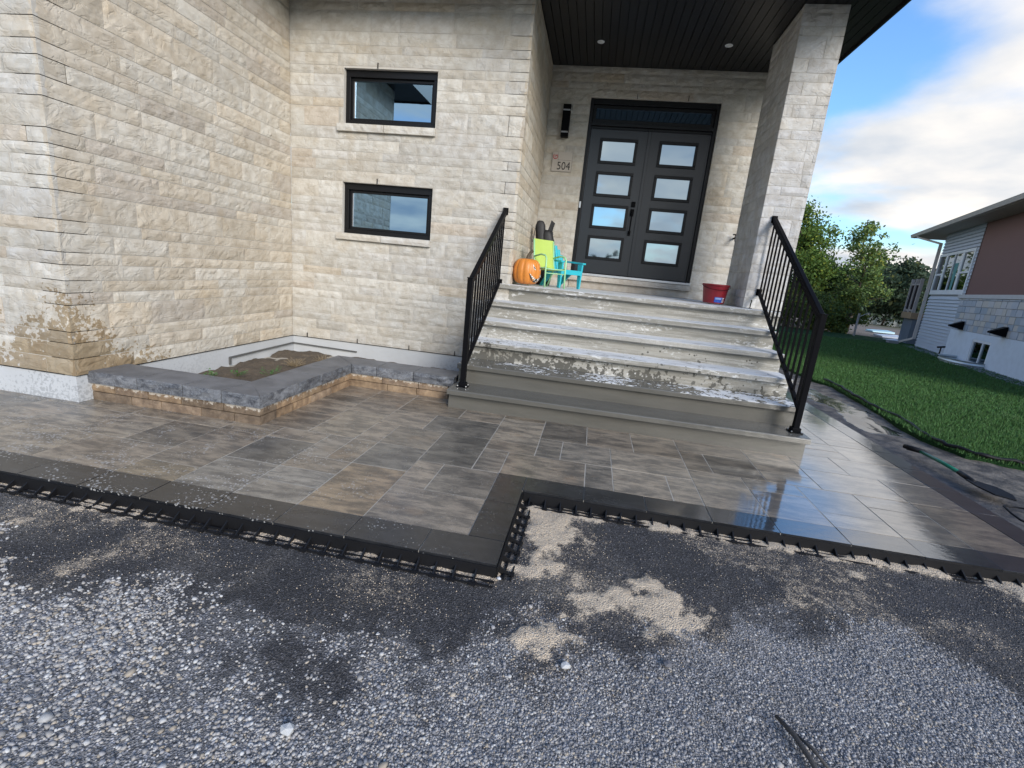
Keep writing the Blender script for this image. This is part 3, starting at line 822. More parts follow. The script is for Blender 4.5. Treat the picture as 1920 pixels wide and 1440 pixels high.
# plastic edge restraint
def edging(p, q, label):
    p = Vector((p[0], p[1], 0)); q = Vector((q[0], q[1], 0)); d = (q - p); L = d.length; d.normalize()
    nrm = Vector((d.y, -d.x, 0))      # outwards
    root = empty('paver_edging', (p.x, p.y, -0.09))
    inv = Vector((p.x, p.y, -0.09))
    def W(s, o, z): return (p + d * s + nrm * o + Vector((0, 0, z))) - inv
    tag(root, label, 'edging', 'black plastic edging strips round the pavers')
    m = MB()
    for (o0, o1, z0, z1) in ((0.001, 0.006, -0.085, -0.010), (0.006, 0.062, -0.084, -0.078)):
        if o0 > 0.005: continue
        m.hexa([W(0, o0, z0), W(L, o0, z0), W(L, o1, z0), W(0, o1, z0), W(0, o0, z1), W(L, o0, z1), W(L, o1, z1), W(0, o1, z1)])
    m.build('edging_strip', M['plastic'], root)
    m = MB()
    for (o0, o1) in ((0.030, 0.038), (0.066, 0.073)):
        m.hexa([W(0, o0, -0.07), W(L, o0, -0.07), W(L, o1, -0.07), W(0, o1, -0.07), W(0, o0, -0.062), W(L, o0, -0.062), W(L, o1, -0.062), W(0, o1, -0.062)])
    m.build('outer_rail', M['plastic'], root)
    k = int(L / 0.092)
    base = None
    for a in range(k):
        s = 0.05 + a * 0.092
        mm = MB()
        t = 0.004
        vs = []
        for ss in (-t, t):
            vs += [Vector((0, 0, 0)) + d * ss + nrm * 0.005 + Vector((0, 0, -0.032)), d * ss + nrm * 0.005 + Vector((0, 0, -0.078)), d * ss + nrm * 0.062 + Vector((0, 0, -0.078)), d * ss + nrm * 0.062 + Vector((0, 0, -0.066))]
        mm.add(vs, [(0, 1, 2, 3), (7, 6, 5, 4), (0, 3, 7, 4), (1, 0, 4, 5), (2, 1, 5, 6), (3, 2, 6, 7)])
        fs = []
        for sx, so in ((-0.016, 0.052), (0.016, 0.052), (0.016, 0.080), (-0.016, 0.080)): fs.append((sx, so))
        mm.add([d * a_ + nrm * b_ + Vector((0, 0, -0.072)) for a_, b_ in fs] + [d * a_ + nrm * b_ + Vector((0, 0, -0.064)) for a_, b_ in fs], [(0, 3, 2, 1), (4, 5, 6, 7), (0, 1, 5, 4), (1, 2, 6, 5), (2, 3, 7, 6), (3, 0, 4, 7)])
        if base is None: base = mm.build('edging_brace', M['plastic'], root); b_o = base
        else: b_o = base.copy(); COL.objects.link(b_o)
        b_o.location = W(s + random.uniform(-0.006, 0.006), 0, 0)
        b_o.rotation_euler = (0, 0, random.uniform(-0.05, 0.05))
    return root
EZ = 0
edging((gx(-25), gy(-1)), (gx(1), gy(-1)), 'long black plastic edging with braces along the left charcoal border')
edging((gx(1), gy(-1)), (gx(1), gy(3)), 'short black plastic edging at the inner corner notch of the border')
edging((gx(1) + 0.01, gy(3)), (gx(18), gy(3)), 'black plastic edging under the blue reflecting border on the right')

# ------------------------------------------------------------------ stone house
COURSE = [0.211, .34, .46, .55, .75, .84, .93, 1.045, 1.135, 1.27, 1.36, 1.56, 1.65, 1.78, 1.86, 1.96, 2.155, 2.28, 2.40, 2.495, 2.625, 2.755, 2.965, 3.06, 3.18, 3.305, 3.395, 3.52, 3.605, 3.74, 3.945, 4.03, 4.15, 4.235]
house = empty('stone_house', (XB, YW, 0))
tag(house, 'cream stone house with black soffit, double door and two small windows', 'house')
HINV = Vector((XB, YW, 0))
CREAM = [(0.545, 0.525, 0.48), (0.515, 0.50, 0.465), (0.575, 0.555, 0.51), (0.53, 0.515, 0.485), (0.535, 0.505, 0.45)]
WARM_LIT = [(0.58, 0.53, 0.45), (0.60, 0.56, 0.49), (0.56, 0.50, 0.41), (0.58, 0.545, 0.48), (0.59, 0.525, 0.43)]  # same stone; warm light from the right is tinted into the side walls
TAN = [(0.54, 0.485, 0.405), (0.525, 0.475, 0.41)]

def proj(p):
    d = Vector(p) - Vector((0, 0, CAMH)); z = d.dot(cf)
    if z < 0.05: return None
    return (960 + 893.43 * d.dot(cr) / z, 720 - 893.43 * d.dot(cu) / z)

BR = []   # (screen size, wall key, maker args)
def brick_mesh(O, U, N, u0, u1, z0, z1, tone, m, detail=True):
    j = 0.0028
    u0 += j; u1 -= j; z0 += j; z1 -= j
    L = u1 - u0; H = z1 - z0
    if L < 0.02 or H < 0.015: return
    sp = 0.035 if detail else 0.12
    nu = max(2, min(20, int(L / sp))); nz = max(2, min(6, int(H / sp) + 1))
    base = 0.003 + random.uniform(0, 0.003)
    sx, sz = random.uniform(0, 99), random.uniform(0, 99)
    hgh = (0.0065 if N.y < -0.5 else 0.004) + 0.005 * random.random()
    vs = []; fs = []
    for b in range(nz + 1):
        for a in range(nu + 1):
            ta, tb = a / nu, b / nz
            u = u0 + L * ta; z = z0 + H * tb
            e = min(ta * L, (1 - ta) * L, tb * H, (1 - tb) * H)
            k = min(1.0, e / 0.02)
            nn = mnoise.noise(Vector((u * 9 + sx, z * 14 + sz, 0))) + 0.6 * mnoise.noise(Vector((u * 24 + sx, z * 30, 3)))
            dd = base + k * (hgh * 0.45 + hgh * nn)
            if 0 < a < nu: z += 0 if b in (0, nz) else random.uniform(-.003, .003)
            dd = max(dd, 0.002)
            if a in (0, nu) or b in (0, nz): dd = base * 0.7
            p = O + U * u + N * dd + Vector((0, 0, z))
            vs.append(p)
    W_ = nu + 1
    for b in range(nz):
        for a in range(nu):
            i = b * W_ + a
            fs.append((i, i + 1, i + W_ + 1, i + W_))
    per = [a for a in range(W_)] + [b * W_ + nu for b in range(1, nz + 1)] + [nz * W_ + a for a in range(nu - 1, -1, -1)] + [b * W_ for b in range(nz - 1, 0, -1)]
    n0 = len(vs)
    for i in per: vs.append(vs[i] - N * 0.028 if False else vs[i] + N * (-0.03))
    for k in range(len(per)):
        k2 = (k + 1) % len(per)
        fs.append((per[k], n0 + k, n0 + k2, per[k2]))
    flip = (U.cross(Vector((0, 0, 1)))).dot(N) < 0
    if flip: fs = [f[::-1] for f in fs]
    m.col(tone).add(vs, fs)

def make_wall(key, O, U, N, ulen, zlo, zhi, holes, tones, lens=(0.30, 0.74), tanp=0.07, parent=None, ends=(False, False), tall=0.16):
    """holes: (u0,u1,z0,z1). Registers bricks and builds the mortar backing with real openings."""
    us = sorted({0.0, ulen} | {h[0] for h in holes} | {h[1] for h in holes})
    zs = sorted({zlo, zhi} | {h[2] for h in holes} | {h[3] for h in holes})
    m = MB()
    T = 0.20
    for a in range(len(us) - 1):
        for b in range(len(zs) - 1):
            uc, zc = (us[a] + us[a + 1]) / 2, (zs[b] + zs[b + 1]) / 2
            if any(h[0] < uc < h[1] and h[2] < zc < h[3] for h in holes): continue
            q = []
            for z in (zs[b], zs[b + 1]):
                for (u, t) in ((us[a], 0), (us[a + 1], 0), (us[a + 1], T), (us[a], T)):
                    q.append(O + U * u - N * t + Vector((0, 0, z)))
            if U.cross(-N).z < 0: q = [q[0], q[3], q[2], q[1], q[4], q[7], q[6], q[5]]
            m.hexa(q)
    wall = m.build('wall', M['mortar'])
    # bricks
    lst = []
    for c in range(len(COURSE) - 1):
        z0, z1 = max(COURSE[c], zlo), min(COURSE[c + 1], zhi)
        if z1 - z0 < 0.02: continue
        segs = [(0.0, ulen, z0, z1)]
        for h in holes:
            new = []
            for (a, b, c0, c1) in segs:
                if h[0] >= b or h[1] <= a or h[2] >= c1 or h[3] <= c0: new.append((a, b, c0, c1)); continue
                if a < h[0]: new.append((a, h[0], c0, c1))
                if b > h[1]: new.append((h[1], b, c0, c1))
                if c1 > h[3] + 0.02 and c0 < h[3]: new.append((max(a, h[0]), min(b, h[1]), h[3], c1))
                if c0 < h[2] - 0.02 and c1 > h[2]: new.append((max(a, h[0]), min(b, h[1]), c0, h[2]))
            segs = new
        for (a, b, c0, c1) in segs:
            u = a
            first = True
            while u < b - 1e-6:
                lo, hi = lens
                if (c1 - c0) > tall: lo, hi = lens[0] * 1.1, lens[1] * 0.85
                L = random.uniform(lo, hi)
                if first and random.random() < 0.5: L *= 0.5
                first = False
                if b - u - L < lo * 0.45: L = b - u
                if L > hi * 1.15: L = L / 2
                t = random.choice(TAN if random.random() < tanp else tones)
                k = random.uniform(0.82, 0.97)
                t = (t[0] * k, t[1] * k * 0.995, t[2] * k * 0.985)
                e0 = u - (0.009 if (u < 1e-6 and ends[0]) else 0); e1 = u + L + (0.009 if (u + L > ulen - 1e-6 and ends[1]) else 0)
                pc = [proj(O + U * x + Vector((0, 0, z))) for x, z in ((e0, c0), (e1, c0), (e1, c1), (e0, c1))]
                area = 0
                if all(pc) and (Vector((0, 0, CAMH)) - (O + U * e0)).dot(N) > 0:
                    cx = sum(p[0] for p in pc) / 4; cy = sum(p[1] for p in pc) / 4
                    if -120 < cx < 2040 and -120 < cy < 1500:
                        area = abs(sum(pc[q][0] * pc[(q + 1) % 4][1] - pc[(q + 1) % 4][0] * pc[q][1] for q in range(4))) / 2
                lst.append((area, wall, O, U, N, e0, e1, c0, c1, t))
                u += L
    return wall, lst

def finish_bricks(lst, root, org, limit, joined_name):
    lst = sorted(lst, key=lambda r: -r[0])
    rest = MB()
    for k, (area, wall, O, U, N, e0, e1, c0, c1, t) in enumerate(lst):
        if k < limit and area > 60:
            m = MB()
            brick_mesh(O, U, N, e0, e1, c0, c1, t, m)
            if not m.v: continue
            ctr = O + U * ((e0 + e1) / 2) + Vector((0, 0, (c0 + c1) / 2))
            b = m.build('brick', M['stone'], None, smooth=False, loc=ctr)
            b.parent = wall
            b.location = ctr - org
        else:
            brick_mesh(O, U, N, e0, e1, c0, c1, t, rest, area > 0)
    if rest.v:
        o = rest.build(joined_name, M['stone'], root, loc=org)
        o.location = (0, 0, 0)
        o['kind'] = 'stuff'

def attach(o, root, org):
    """re-express an object built in world coordinates under a root at org"""
    o.parent = root
    o.location = Vector(o.location) - Vector(org)
    return o

X_, Y_, Zv = Vector((1, 0, 0)), Vector((0, 1, 0)), Vector((0, 0, 1))
W1 = (-3.13 - XW, -2.01 - XW, 2.79, 3.375)
W2 = (-3.13 - XW, -2.0 - XW, 1.565, 2.153)
SI1 = (-3.19 - XW, -2.0 - XW, 2.705, 2.79)
SI2 = (-3.19 - XW, -1.99 - XW, 1.487, 1.565)
walls = []
def reg(*a, **k):
    w, l = make_wall(*a, **k)
    attach(w, house, HINV)
    w.location = -HINV
    walls.append(w); return l
ALL = []
ALL += reg('w', Vector((XW, YW, 0)), X_, -Y_, XB - XW, ZB, ZE, [W1, W2, SI1, SI2], CREAM, ends=(False, True))
ALL += reg('s', Vector((XW, YA, 0)), Y_, X_, YW - YA - 0.003, ZB, ZE, [], WARM_LIT, lens=(0.32, 0.8), tanp=0.16, ends=(True, False))
ALL += reg('f', Vector((-7.2, YA, 0)), X_, -Y_, XW + 7.2, ZB, ZE, [], CREAM, ends=(False, True))
ALL += reg('p', Vector((XB, YW, 0)), Y_, X_, YD - YW - 0.012, 1.151, ZS, [], WARM_LIT, ends=(True, False))
DX0, DX1, DZ0, DZ1 = -0.394, 1.408, 1.30, 3.833
ALL += reg('d', Vector((XB, YD, 0)), X_, -Y_, 2.2 - XB, 1.151, ZS, [(DX0 - XB, DX1 - XB, 1.151, DZ1)], CREAM, ends=(False, True))
ALL += reg('r', Vector((2.2, YD, 0)), Y_, X_, 6.0, ZB, ZS, [], CREAM, lens=(0.4, 0.8))
# fix: bricks of house walls are parented to walls whose origin is the house root minus offset
lst = sorted(ALL, key=lambda r: -r[0])
rest = MB()
for k, (area, wall, O, U, N, e0, e1, c0, c1, t) in enumerate(lst):
    if k < 300 and area > 60:
        m = MB(); brick_mesh(O, U, N, e0, e1, c0, c1, t, m)
        if not m.v: continue
        ctr = O + U * ((e0 + e1) / 2) + Vector((0, 0, (c0 + c1) / 2))
        b = m.build('brick', M['stone'], wall, loc=ctr)
    else:
        brick_mesh(O, U, N, e0, e1, c0, c1, t, rest, area > 0)
o = rest.build('remaining_bricks', M['stone'], house); o.location = -HINV; o['kind'] = 'stuff'

def hpart(m, name, mat, parent=None, **kw):
    o = m.build(name, mat, None, **kw)
    if parent is None:
        o.parent = house; o.location = Vector(o.location) - HINV
    else:
        o.parent = parent
    return o

# foundation
m = MB()
m.box(XW + 0.0, 2.1, YW + 0.006, YW + 0.25, -0.3, ZB - 0.002)
m.box(XW - 0.25, XW - 0.006, YA + 0.006, YW + 0.25, -0.3, ZB - 0.002)
m.box(-7.2, XW - 0.25, YA + 0.006, YA + 0.25, -0.3, ZB - 0.002)
m.box(1.95, 2.19, YW + 0.25, 13.6, -0.3, ZB - 0.002)
hpart(m, 'foundation', M['foundation'])
# thin black strip put in for the dark drip gap above the foundation
m = MB()
m.box(XW, XB, YW - 0.004, YW + 0.1, ZB - 0.002, ZB + 0.005)
m.box(XW - 0.1, XW + 0.004, YA, YW - 0.004, ZB - 0.002, ZB + 0.005)
m.box(-7.2, XW - 0.1, YA - 0.004, YA + 0.1, ZB - 0.002, ZB + 0.005)
hpart(m, 'drip_gap_strip', M['frame'])

# windows
def house_window(x0, x1, z0, z1):
    f = MB()
    y0, y1 = YW + 0.045, YW + 0.14
    t = 0.055
    f.box(x0 + 0.002, x1 - 0.002, y0, y1, z0 + 0.002, z0 + t); f.box(x0 + 0.002, x1 - 0.002, y0, y1, z1 - t - .02, z1 - 0.002)
    f.box(x0 + 0.002, x0 + t, y0, y1, z0 + t, z1 - t - .02); f.box(x1 - t, x1 - 0.002, y0, y1, z0 + t, z1 - t - .02)
    # inner sash step
    a = t + 0.002; b = t + 0.03
    f.box(x0 + a, x1 - a, y0 + 0.03, y1, z0 + a, z0 + b); f.box(x0 + a, x1 - a, y0 + 0.03, y1, z1 - b - .02, z1 - a - .02)
    f.box(x0 + a, x0 + b, y0 + 0.03, y1, z0 + b, z1 - b - .02); f.box(x1 - b, x1 - a, y0 + 0.03, y1, z0 + b, z1 - b - .02)
    w = hpart(f, 'window', M['frame'], bevel=0.003)
    p = MB(); p.box(x0 + 0.08, x1 - 0.08, y0 + 0.052, y0 + 0.062, z0 + 0.08, z1 - 0.1)
    hpart(p, 'pane', M['glass'], w)
    s = MB(); s.box(x0 + 0.086, x0 + 0.097, y0 + 0.046, y0 + 0.052, z0 + 0.09, z1 - 0.11)
    hpart(s, 'glazing_bead', M['alu'], w)
    return w
house_window(-3.13, -2.01, 2.79, 3.375)
house_window(-3.13, -2.0, 1.565, 2.153)
for (x0, x1, z0, z1) in ((-3.19, -2.0, 2.705, 2.79), (-3.19, -1.99, 1.487, 1.565)):
    xm = x0 + 0.58
    for a, b in ((x0, xm - 0.003), (xm + 0.003, x1)):
        m = MB().col(random.choice(CREAM))
        nu = 14; vs = []; fs = []
        for k in range(nu + 1):
            x = a + (b - a) * k / nu
            for (y, z) in ((YW + 0.12, z0 + 0.001), (YW - 0.045, z0 + 0.001), (YW - 0.05 + random.uniform(-.006, .003), (z0 + z1) / 2), (YW - 0.046, z1 - 0.004), (YW + 0.045, z1 + 0.004)):
                vs.append((x, y, z))
        for k in range(nu):
            for q in range(4):
                fs.append((k * 5 + q, k * 5 + q + 1, (k + 1) * 5 + q + 1, (k + 1) * 5 + q))
        fs.append((4, 3, 2, 1, 0)); fs.append(tuple(nu * 5 + q for q in range(5)))
        fs = [f[::-1] for f in fs]
        m.add(vs, fs)
        hpart(m, 'window_sill', M['stone'])
# lintel weep slots
m = MB()
for x, z in ((-2.72, 3.378), (-2.69, 2.157)): m.box(x, x + 0.007, YW - 0.016, YW - 0.004, z, z + 0.055)
for x in (-3.6, -2.9, -2.2, -1.6): m.box(x, x + 0.007, YW - 0.016, YW - 0.004, ZB + 0.005, ZB + 0.06)
for x in (0.25, 0.95): m.box(x, x + 0.007, YD - 0.016, YD - 0.004, DZ1 + 0.002, DZ1 + 0.07)
hpart(m, 'weep_hole', M['frame'])

# front door assembly
yf = YD + 0.02
m = MB()
DB = 1.383
m.box(DX0 + .002, DX0 + 0.05, yf, yf + 0.13, DB, DZ1 - .002); m.box(DX1 - 0.05, DX1 - .002, yf, yf + 0.13, DB, DZ1 - .002)
m.box(DX0 + 0.05, DX1 - 0.05, yf, yf + 0.13, DZ1 - 0.075, DZ1 - .002)
m.box(DX0 + 0.05, DX1 - 0.05, yf - 0.004, yf + 0.13, 3.475, 3.52)
m.box(DX0 + 0.05, DX1 - 0.05, yf + 0.03, yf + 0.13, 3.44, 3.475)
door = hpart(m, 'door_frame', M['frame'], bevel=0.004)
m = MB(); m.box(DX0 + 0.052, DX1 - 0.052, yf + 0.04, yf + 0.12, 3.522, 3.756)
tr_ = MB()
x0, x1, z0, z1 = DX0 + 0.052, DX1 - 0.052, 3.522, 3.756
tr_.box(x0, x1, yf + 0.035, yf + 0.1, z0, z0 + 0.05); tr_.box(x0, x1, yf + 0.035, yf + 0.1, z1 - 0.045, z1); tr_.box(x0, x0 + 0.045, yf + 0.035, yf + 0.1, z0 + 0.05, z1 - 0.045); tr_.box(x1 - 0.045, x1, yf + 0.035, yf + 0.1, z0 + 0.05, z1 - 0.045)
tw = hpart(tr_, 'transom_window', M['frame'], bevel=0.003)
m = MB(); m.box(x0 + 0.045, x1 - 0.045, yf + 0.06, yf + 0.068, z0 + 0.05, z1 - 0.045)
hpart(m, 'pane', M['glass'], tw)
def leaf(x0, x1, hinge_left):
    z0, z1 = DB + 0.012, 3.437
    y = yf + 0.035
    W_ = x1 - x0
    sx = 0.155
    rows = []
    H = 0.325; gap = (3.25 - 1.60 - 4 * H) / 3
    tops = [3.315 - k * 0.4575 for k in range(4)]
    m = MB()
    zc = [z0]
    ops = [(x0 + sx, x1 - sx, t - 0.335, t) for t in tops]
    us = [x0, x0 + sx, x1 - sx, x1]; zz = sorted([z0, z1] + [v for o_ in ops for v in o_[2:]])
    for a in range(3):
        if a != 1: m.box(us[a], us[a + 1], y, y + 0.045, z0, z1)
    for b in range(len(zz) - 1):
        c = (zz[b] + zz[b + 1]) / 2
        if any(o_[2] < c < o_[3] for o_ in ops): continue
        m.box(us[1], us[2], y, y + 0.045, zz[b], zz[b + 1])
    d = hpart(m, 'door', M['door'])
    for (a, b, c, e) in ops:
        f = MB(); t = 0.034
        for (p, q, r_, s_) in ((a - 0.008, b + 0.008, c - 0.008, c + t), (a - 0.008, b + 0.008, e - t, e + 0.008), (a - 0.008, a + t, c + t, e - t), (b - t, b + 0.008, c + t, e - t)):
            f.box(p, q, y - 0.014, y + 0.02, r_, s_)
        hpart(f, 'glazing_frame', M['frame'], d, bevel=0.005)
        g = MB(); g.box(a + t - 0.004, b - t + 0.004, y + 0.004, y + 0.01, c + t - 0.004, e - t + 0.004)
        hpart(g, 'pane', M['doorglass'], d)
    return d
dl = leaf(DX0 + 0.055, 0.503, True)
dr = leaf(0.511, DX1 - 0.055, False)
m = MB(); m.box(0.482, 0.528, yf + 0.018, yf + 0.032, DB + 0.012, 3.437)
hpart(m, 'astragal', M['door'], bevel=0.004)
# lock set on the left leaf
m = MB(); m.box(0.385, 0.445, yf + 0.012, yf + 0.034, 2.40, 2.475)
hpart(m, 'deadbolt', M['blackmetal'], dl, bevel=0.004)
m = MB(); m.box(0.385, 0.44, yf + 0.016, yf + 0.034, 2.27, 2.37); m.box(0.392, 0.432, yf + 0.016, yf + 0.034, 1.99, 2.06)
m.tube([(0.412, yf + 0.02, 2.34), (0.412, yf - 0.03, 2.33), (0.412, yf - 0.035, 2.2), (0.412, yf - 0.03, 2.04), (0.412, yf + 0.02, 2.03)], 0.0095, 8)
m.box(0.402, 0.424, yf - 0.01, yf + 0.016, 2.30, 2.325)
hpart(m, 'door_handle', M['blackmetal'], dl)
m = MB(); m.box(DX0 + 0.01, DX0 + 0.035, yf - 0.008, yf - 0.001, 2.33, 2.42)
hpart(m, 'hinge_plate', M['alu'])
# threshold and stone step below the door
m = MB(); m.box(DX0 + 0.0, DX1 - 0.0, YD - 0.055, yf + 0.12, 1.345, 1.381)
hpart(m, 'threshold', M['alu'], bevel=0.004)
m = MB().col((0.45, 0.42, 0.38)); 
nu = 40; vs = []; fs = []
for k in range(nu + 1):
    x = (DX0 - 0.03) + (DX1 - DX0 + 0.05) * k / nu
    for (y, z) in ((YD + 0.1, 1.265), (YD - 0.075, 1.265), (YD - 0.078 + random.uniform(-.006, .004), 1.30), (YD - 0.075, 1.34), (YD + 0.1, 1.344)): vs.append((x, y, z))
for k in range(nu):
    for q in range(4): fs.append((k * 5 + q + 1, k * 5 + q, (k + 1) * 5 + q, (k + 1) * 5 + q + 1))
fs.append((0, 1, 2, 3, 4)); fs.append(tuple(nu * 5 + q for q in range(4, -1, -1)))
m.add(vs, fs)
hpart(m, 'door_sill_stone', M['stone'])
m = MB().col((0.40, 0.37, 0.33)); m.box(DX0 - 0.0, DX1 + 0.0, YD - 0.02, YD + 0.1, 1.152, 1.264)
hpart(m, 'door_base_stone', M['stone'])
# dim interior behind the glass keeps sky out of the house
m = MB(); m.box(XW + 0.3, 2.0, YD + 0.25, YD + 0.3, 0.3, 4.2)
hpart(m, 'interior_partition', simple('interior_wall', (0.25, 0.24, 0.22), 0.9))

# roof with soffit boards
m = MB()
m.box(-8.0, XB, 2.45, 5.15, ZE + 0.02, ZE + 0.22) if False else None
def slab(m, x0, x1, y0, y1, z0, z1): m.box(x0, x1, y0, y1, z0, z1)
slab(m, -8.0, -3.35, 2.45, 5.1, ZE + 0.03, ZE + 0.25)
slab(m, -8.0, XB - 0.02, 5.1, 14.0, ZE + 0.03, ZE + 0.25)
slab(m, XB - 0.02, 2.62, 4.9, 14.0, ZS + 0.03, ZS + 0.25)
slab(m, -1.05, XB - 0.02, 4.9, 5.1, ZE + 0.03, ZE + 0.25)
roof = hpart(m, 'roof', M['soffit'])
m = MB()
m.box(2.62, 2.645, 4.88, 14.0, ZS - 0.02, ZS + 0.27); m.box(-1.07, 2.645, 4.875, 4.898, ZS - 0.02, ZS + 0.27)
m.box(-3.35, -3.325, 2.43, 5.08, ZE - 0.02, ZE + 0.27); m.box(-8, -3.325, 2.405, 2.43, ZE - 0.02, ZE + 0.27); m.box(-3.325, -1.07, 5.075, 5.098, ZE - 0.02, ZE + 0.27)
hpart(m, 'fascia', M['soffit'], roof)
# porch ceiling: tongue-and-groove boards running front to back, each its own piece
bx0 = XB + 0.012; bw = 0.0965; k = 0
shared = None
while bx0 + bw < 2.62:
    if shared is None:
        m = MB(); w2 = bw / 2 - 0.004
        m.hexa([(-w2, -1.55, -0.012), (w2, -1.55, -0.012), (w2, 1.55, -0.012), (-w2, 1.55, -0.012), (-w2 - .001, -1.55, 0.012), (w2 + .001, -1.55, 0.012), (w2 + .001, 1.55, 0.012), (-w2 - .001, 1.55, 0.012)])
        b = m.build('soffit_board', M['soffit'], roof); shared = b
    else:
        b = shared.copy(); COL.objects.link(b)
    b.location = (bx0 + bw / 2, 6.15 + 0.0 * k if bx0 < 2.1 else 6.15, ZS + 0.012 + random.uniform(-.0008, .0008))
    bx0 += bw; k += 1
# eaves soffits
m = MB(); m.box(-3.34, XB - 0.03, 5.1, YW + 0.1, ZE, ZE + 0.03); m.box(XW, -3.34, 2.44, YW, ZE + 0.001, ZE + 0.03); m.box(-8, XW, 2.44, YA + 0.1, ZE + 0.002, ZE + 0.03); 
hpart(m, 'eave_soffit', M['soffit'], roof)

# recessed spot lights in the porch ceiling
for x, lab in ((-0.32, 'left round recessed downlight in the black porch ceiling'), (1.232, 'right round recessed downlight in the black porch ceiling, nearer the pillar')):
    root = empty('downlight', (x, 6.934, ZS)); tag(root, lab, 'ceiling light', 'porch downlights')
    m = MB(); n_ = 20
    vs = []; 
    for rr, zz_ in ((0.047, 0.0), (0.045, -0.006), (0.034, -0.006), (0.031, 0.004)):
        for k in range(n_): vs.append((rr * math.cos(2 * math.pi * k / n_), rr * math.sin(2 * math.pi * k / n_), zz_))
    fs = [(r_ * n_ + k, (r_ + 1) * n_ + k, (r_ + 1) * n_ + (k + 1) % n_, r_ * n_ + (k + 1) % n_) for r_ in range(3) for k in range(n_)]
    m.add(vs, fs); m.build('trim_ring', M['white'], root)
    m = MB(); m.add([(0.033 * math.cos(2 * math.pi * k / n_), 0.033 * math.sin(2 * math.pi * k / n_), -0.002) for k in range(n_)], [tuple(range(n_ - 1, -1, -1))])
    m.build('lens', simple('frosted_lens', (0.7, 0.7, 0.68), 0.4), root)

# ------------------------------------------------------------------ pillar
pil = empty('stone_pillar', (PX0, PY0, 1.151))
tag(pil, 'square cream stone pillar carrying the porch roof right of the door', 'pillar')
PIN = Vector((PX0, PY0, 1.151))
m = MB(); m.box(PX0, PX1, PY0, PY1, 1.153, ZS)
core = m.build('core', M['mortar'], pil); core.location = -PIN
PL = []
for c in range(len(COURSE) - 1):
    z0, z1 = max(COURSE[c], 1.153), min(COURSE[c + 1], ZS)
    if z1 - z0 < 0.03: continue
    d = PX1 - PX0
    sp = random.uniform(0.26, 0.34) if c % 2 else random.uniform(0.08, 0.15)
    if c % 5 == 0: sp = random.uniform(0.3, 0.33)
    for (O, U, N, cuts, E) in ((Vector((PX0, PY0, 0)), X_, -Y_, [0, sp, d], (1, 1)),
                            (Vector((PX0, PY0, 0)), Y_, -X_, [0, random.uniform(.25, .4), random.uniform(.5, .65), PY1 - PY0], (1, 1)),
                            (Vector((PX1, PY0, 0)), Y_, X_, [0, random.uniform(.25, .4), random.uniform(.5, .65), PY1 - PY0], (1, 1)),
                            (Vector((PX0, PY1, 0)), X_, Y_, [0, d - sp, d], (1, 1))):
        for a in range(len(cuts) - 1):
            e0 = cuts[a] - (0.009 if a == 0 else 0); e1 = cuts[a + 1] + (0.009 if a == len(cuts) - 2 else 0)
            kk = random.uniform(0.88, 1.0); t = tuple(v * kk for v in random.choice(CREAM[:4]))
            t = (t[0] * 0.97, t[1] * 0.99, t[2] * 1.05)
            vis = N.y < -0.5 or N.x < -0.5
            m = MB(); brick_mesh(O, U, N, e0, e1, z0, z1, t, m)
            if m.v:
                ctr = O + U * ((e0 + e1) / 2) + Vector((0, 0, (z0 + z1) / 2))
                m.build('brick', M['stone'], core, loc=ctr)

# ------------------------------------------------------------------ concrete steps
SY, ST, SR_ = 4.134, 0.3012, 0.1912
SLX, SRX = -1.211, 1.945
steps = empty('concrete_steps', (0, SY, 0))
tag(steps, 'wide precast concrete stair of six risers, wet below and dry above', 'steps')
def tread_profile(i):
    y0 = SY + ST * i; z1 = 0.195 + SR_ * i; z0 = z1 - SR_ - (0.02 if i == 0 else 0)
    last = i == 5
    yb = YW + 0.3 if last else y0 + ST + 0.08
    # profile (y,z) from bottom front, nose projecting 7.5 cm over the riser
    nose = 0.078
    pts = [(y0 + nose, z0 - (0.10 if i == 0 else 0)), (y0 + nose, z1 - 0.062), (y0 + nose - 0.012, z1 - 0.052), (y0 + 0.012, z1 - 0.052), (y0 + 0.002, z1 - 0.047), (y0, z1 - 0.010), (y0 + 0.004, z1 - 0.003), (y0 + 0.012, z1), (yb, z1)]
    return pts, yb
for i in range(6):
    pts, yb = tread_profile(i)
    zlo = -0.12 if i == 0 else pts[0][1] - 0.0
    xa_, xb_ = SLX, SRX
    if i == 5: xb_ = 2.05; xa_ = SLX + 0.0
    nx_ = 60
    m = MB()
    prof = pts + [(yb, pts[0][1])]
    vs = []; fs = []
    for k in range(nx_ + 1):
        x = xa_ + (xb_ - xa_) * k / nx_
        for q, (y, z) in enumerate(prof):
            jit = 0.0022 * (mnoise.noise(Vector((x * 7, y * 9, z * 9 + i))) + 0.8 * mnoise.noise(Vector((x * 31, y * 9, z * 19 + i))))
            vs.append((x, y - SY + (jit if q in (3, 4, 5, 6) else 0), z + (jit * 0.6 if q in (5, 6, 7) else 0)))
    Q = len(prof)
    for k in range(nx_):
        for q in range(Q):
            q2 = (q + 1) % Q
            fs.append((k * Q + q, k * Q + q2, (k + 1) * Q + q2, (k + 1) * Q + q))
    fs.append(tuple(range(Q - 1, -1, -1))); fs.append(tuple(nx_ * Q + q for q in range(Q)))
    fs = [f[::-1] for f in fs]
    m.add(vs, fs)
    m.build('step' if i < 5 else 'landing', M['steps'], steps)
m = MB(); m.box(SLX + 0.03, SRX - 0.03, SY + ST + 0.05 - SY, YW - SY, -0.12, 0.37)
for i in range(1, 5): m.box(SLX + 0.03, SRX - 0.03, ST * (i + 1) + 0.07, YW - SY, 0.195 + SR_ * i - 0.2, 0.195 + SR_ * i - 0.02)
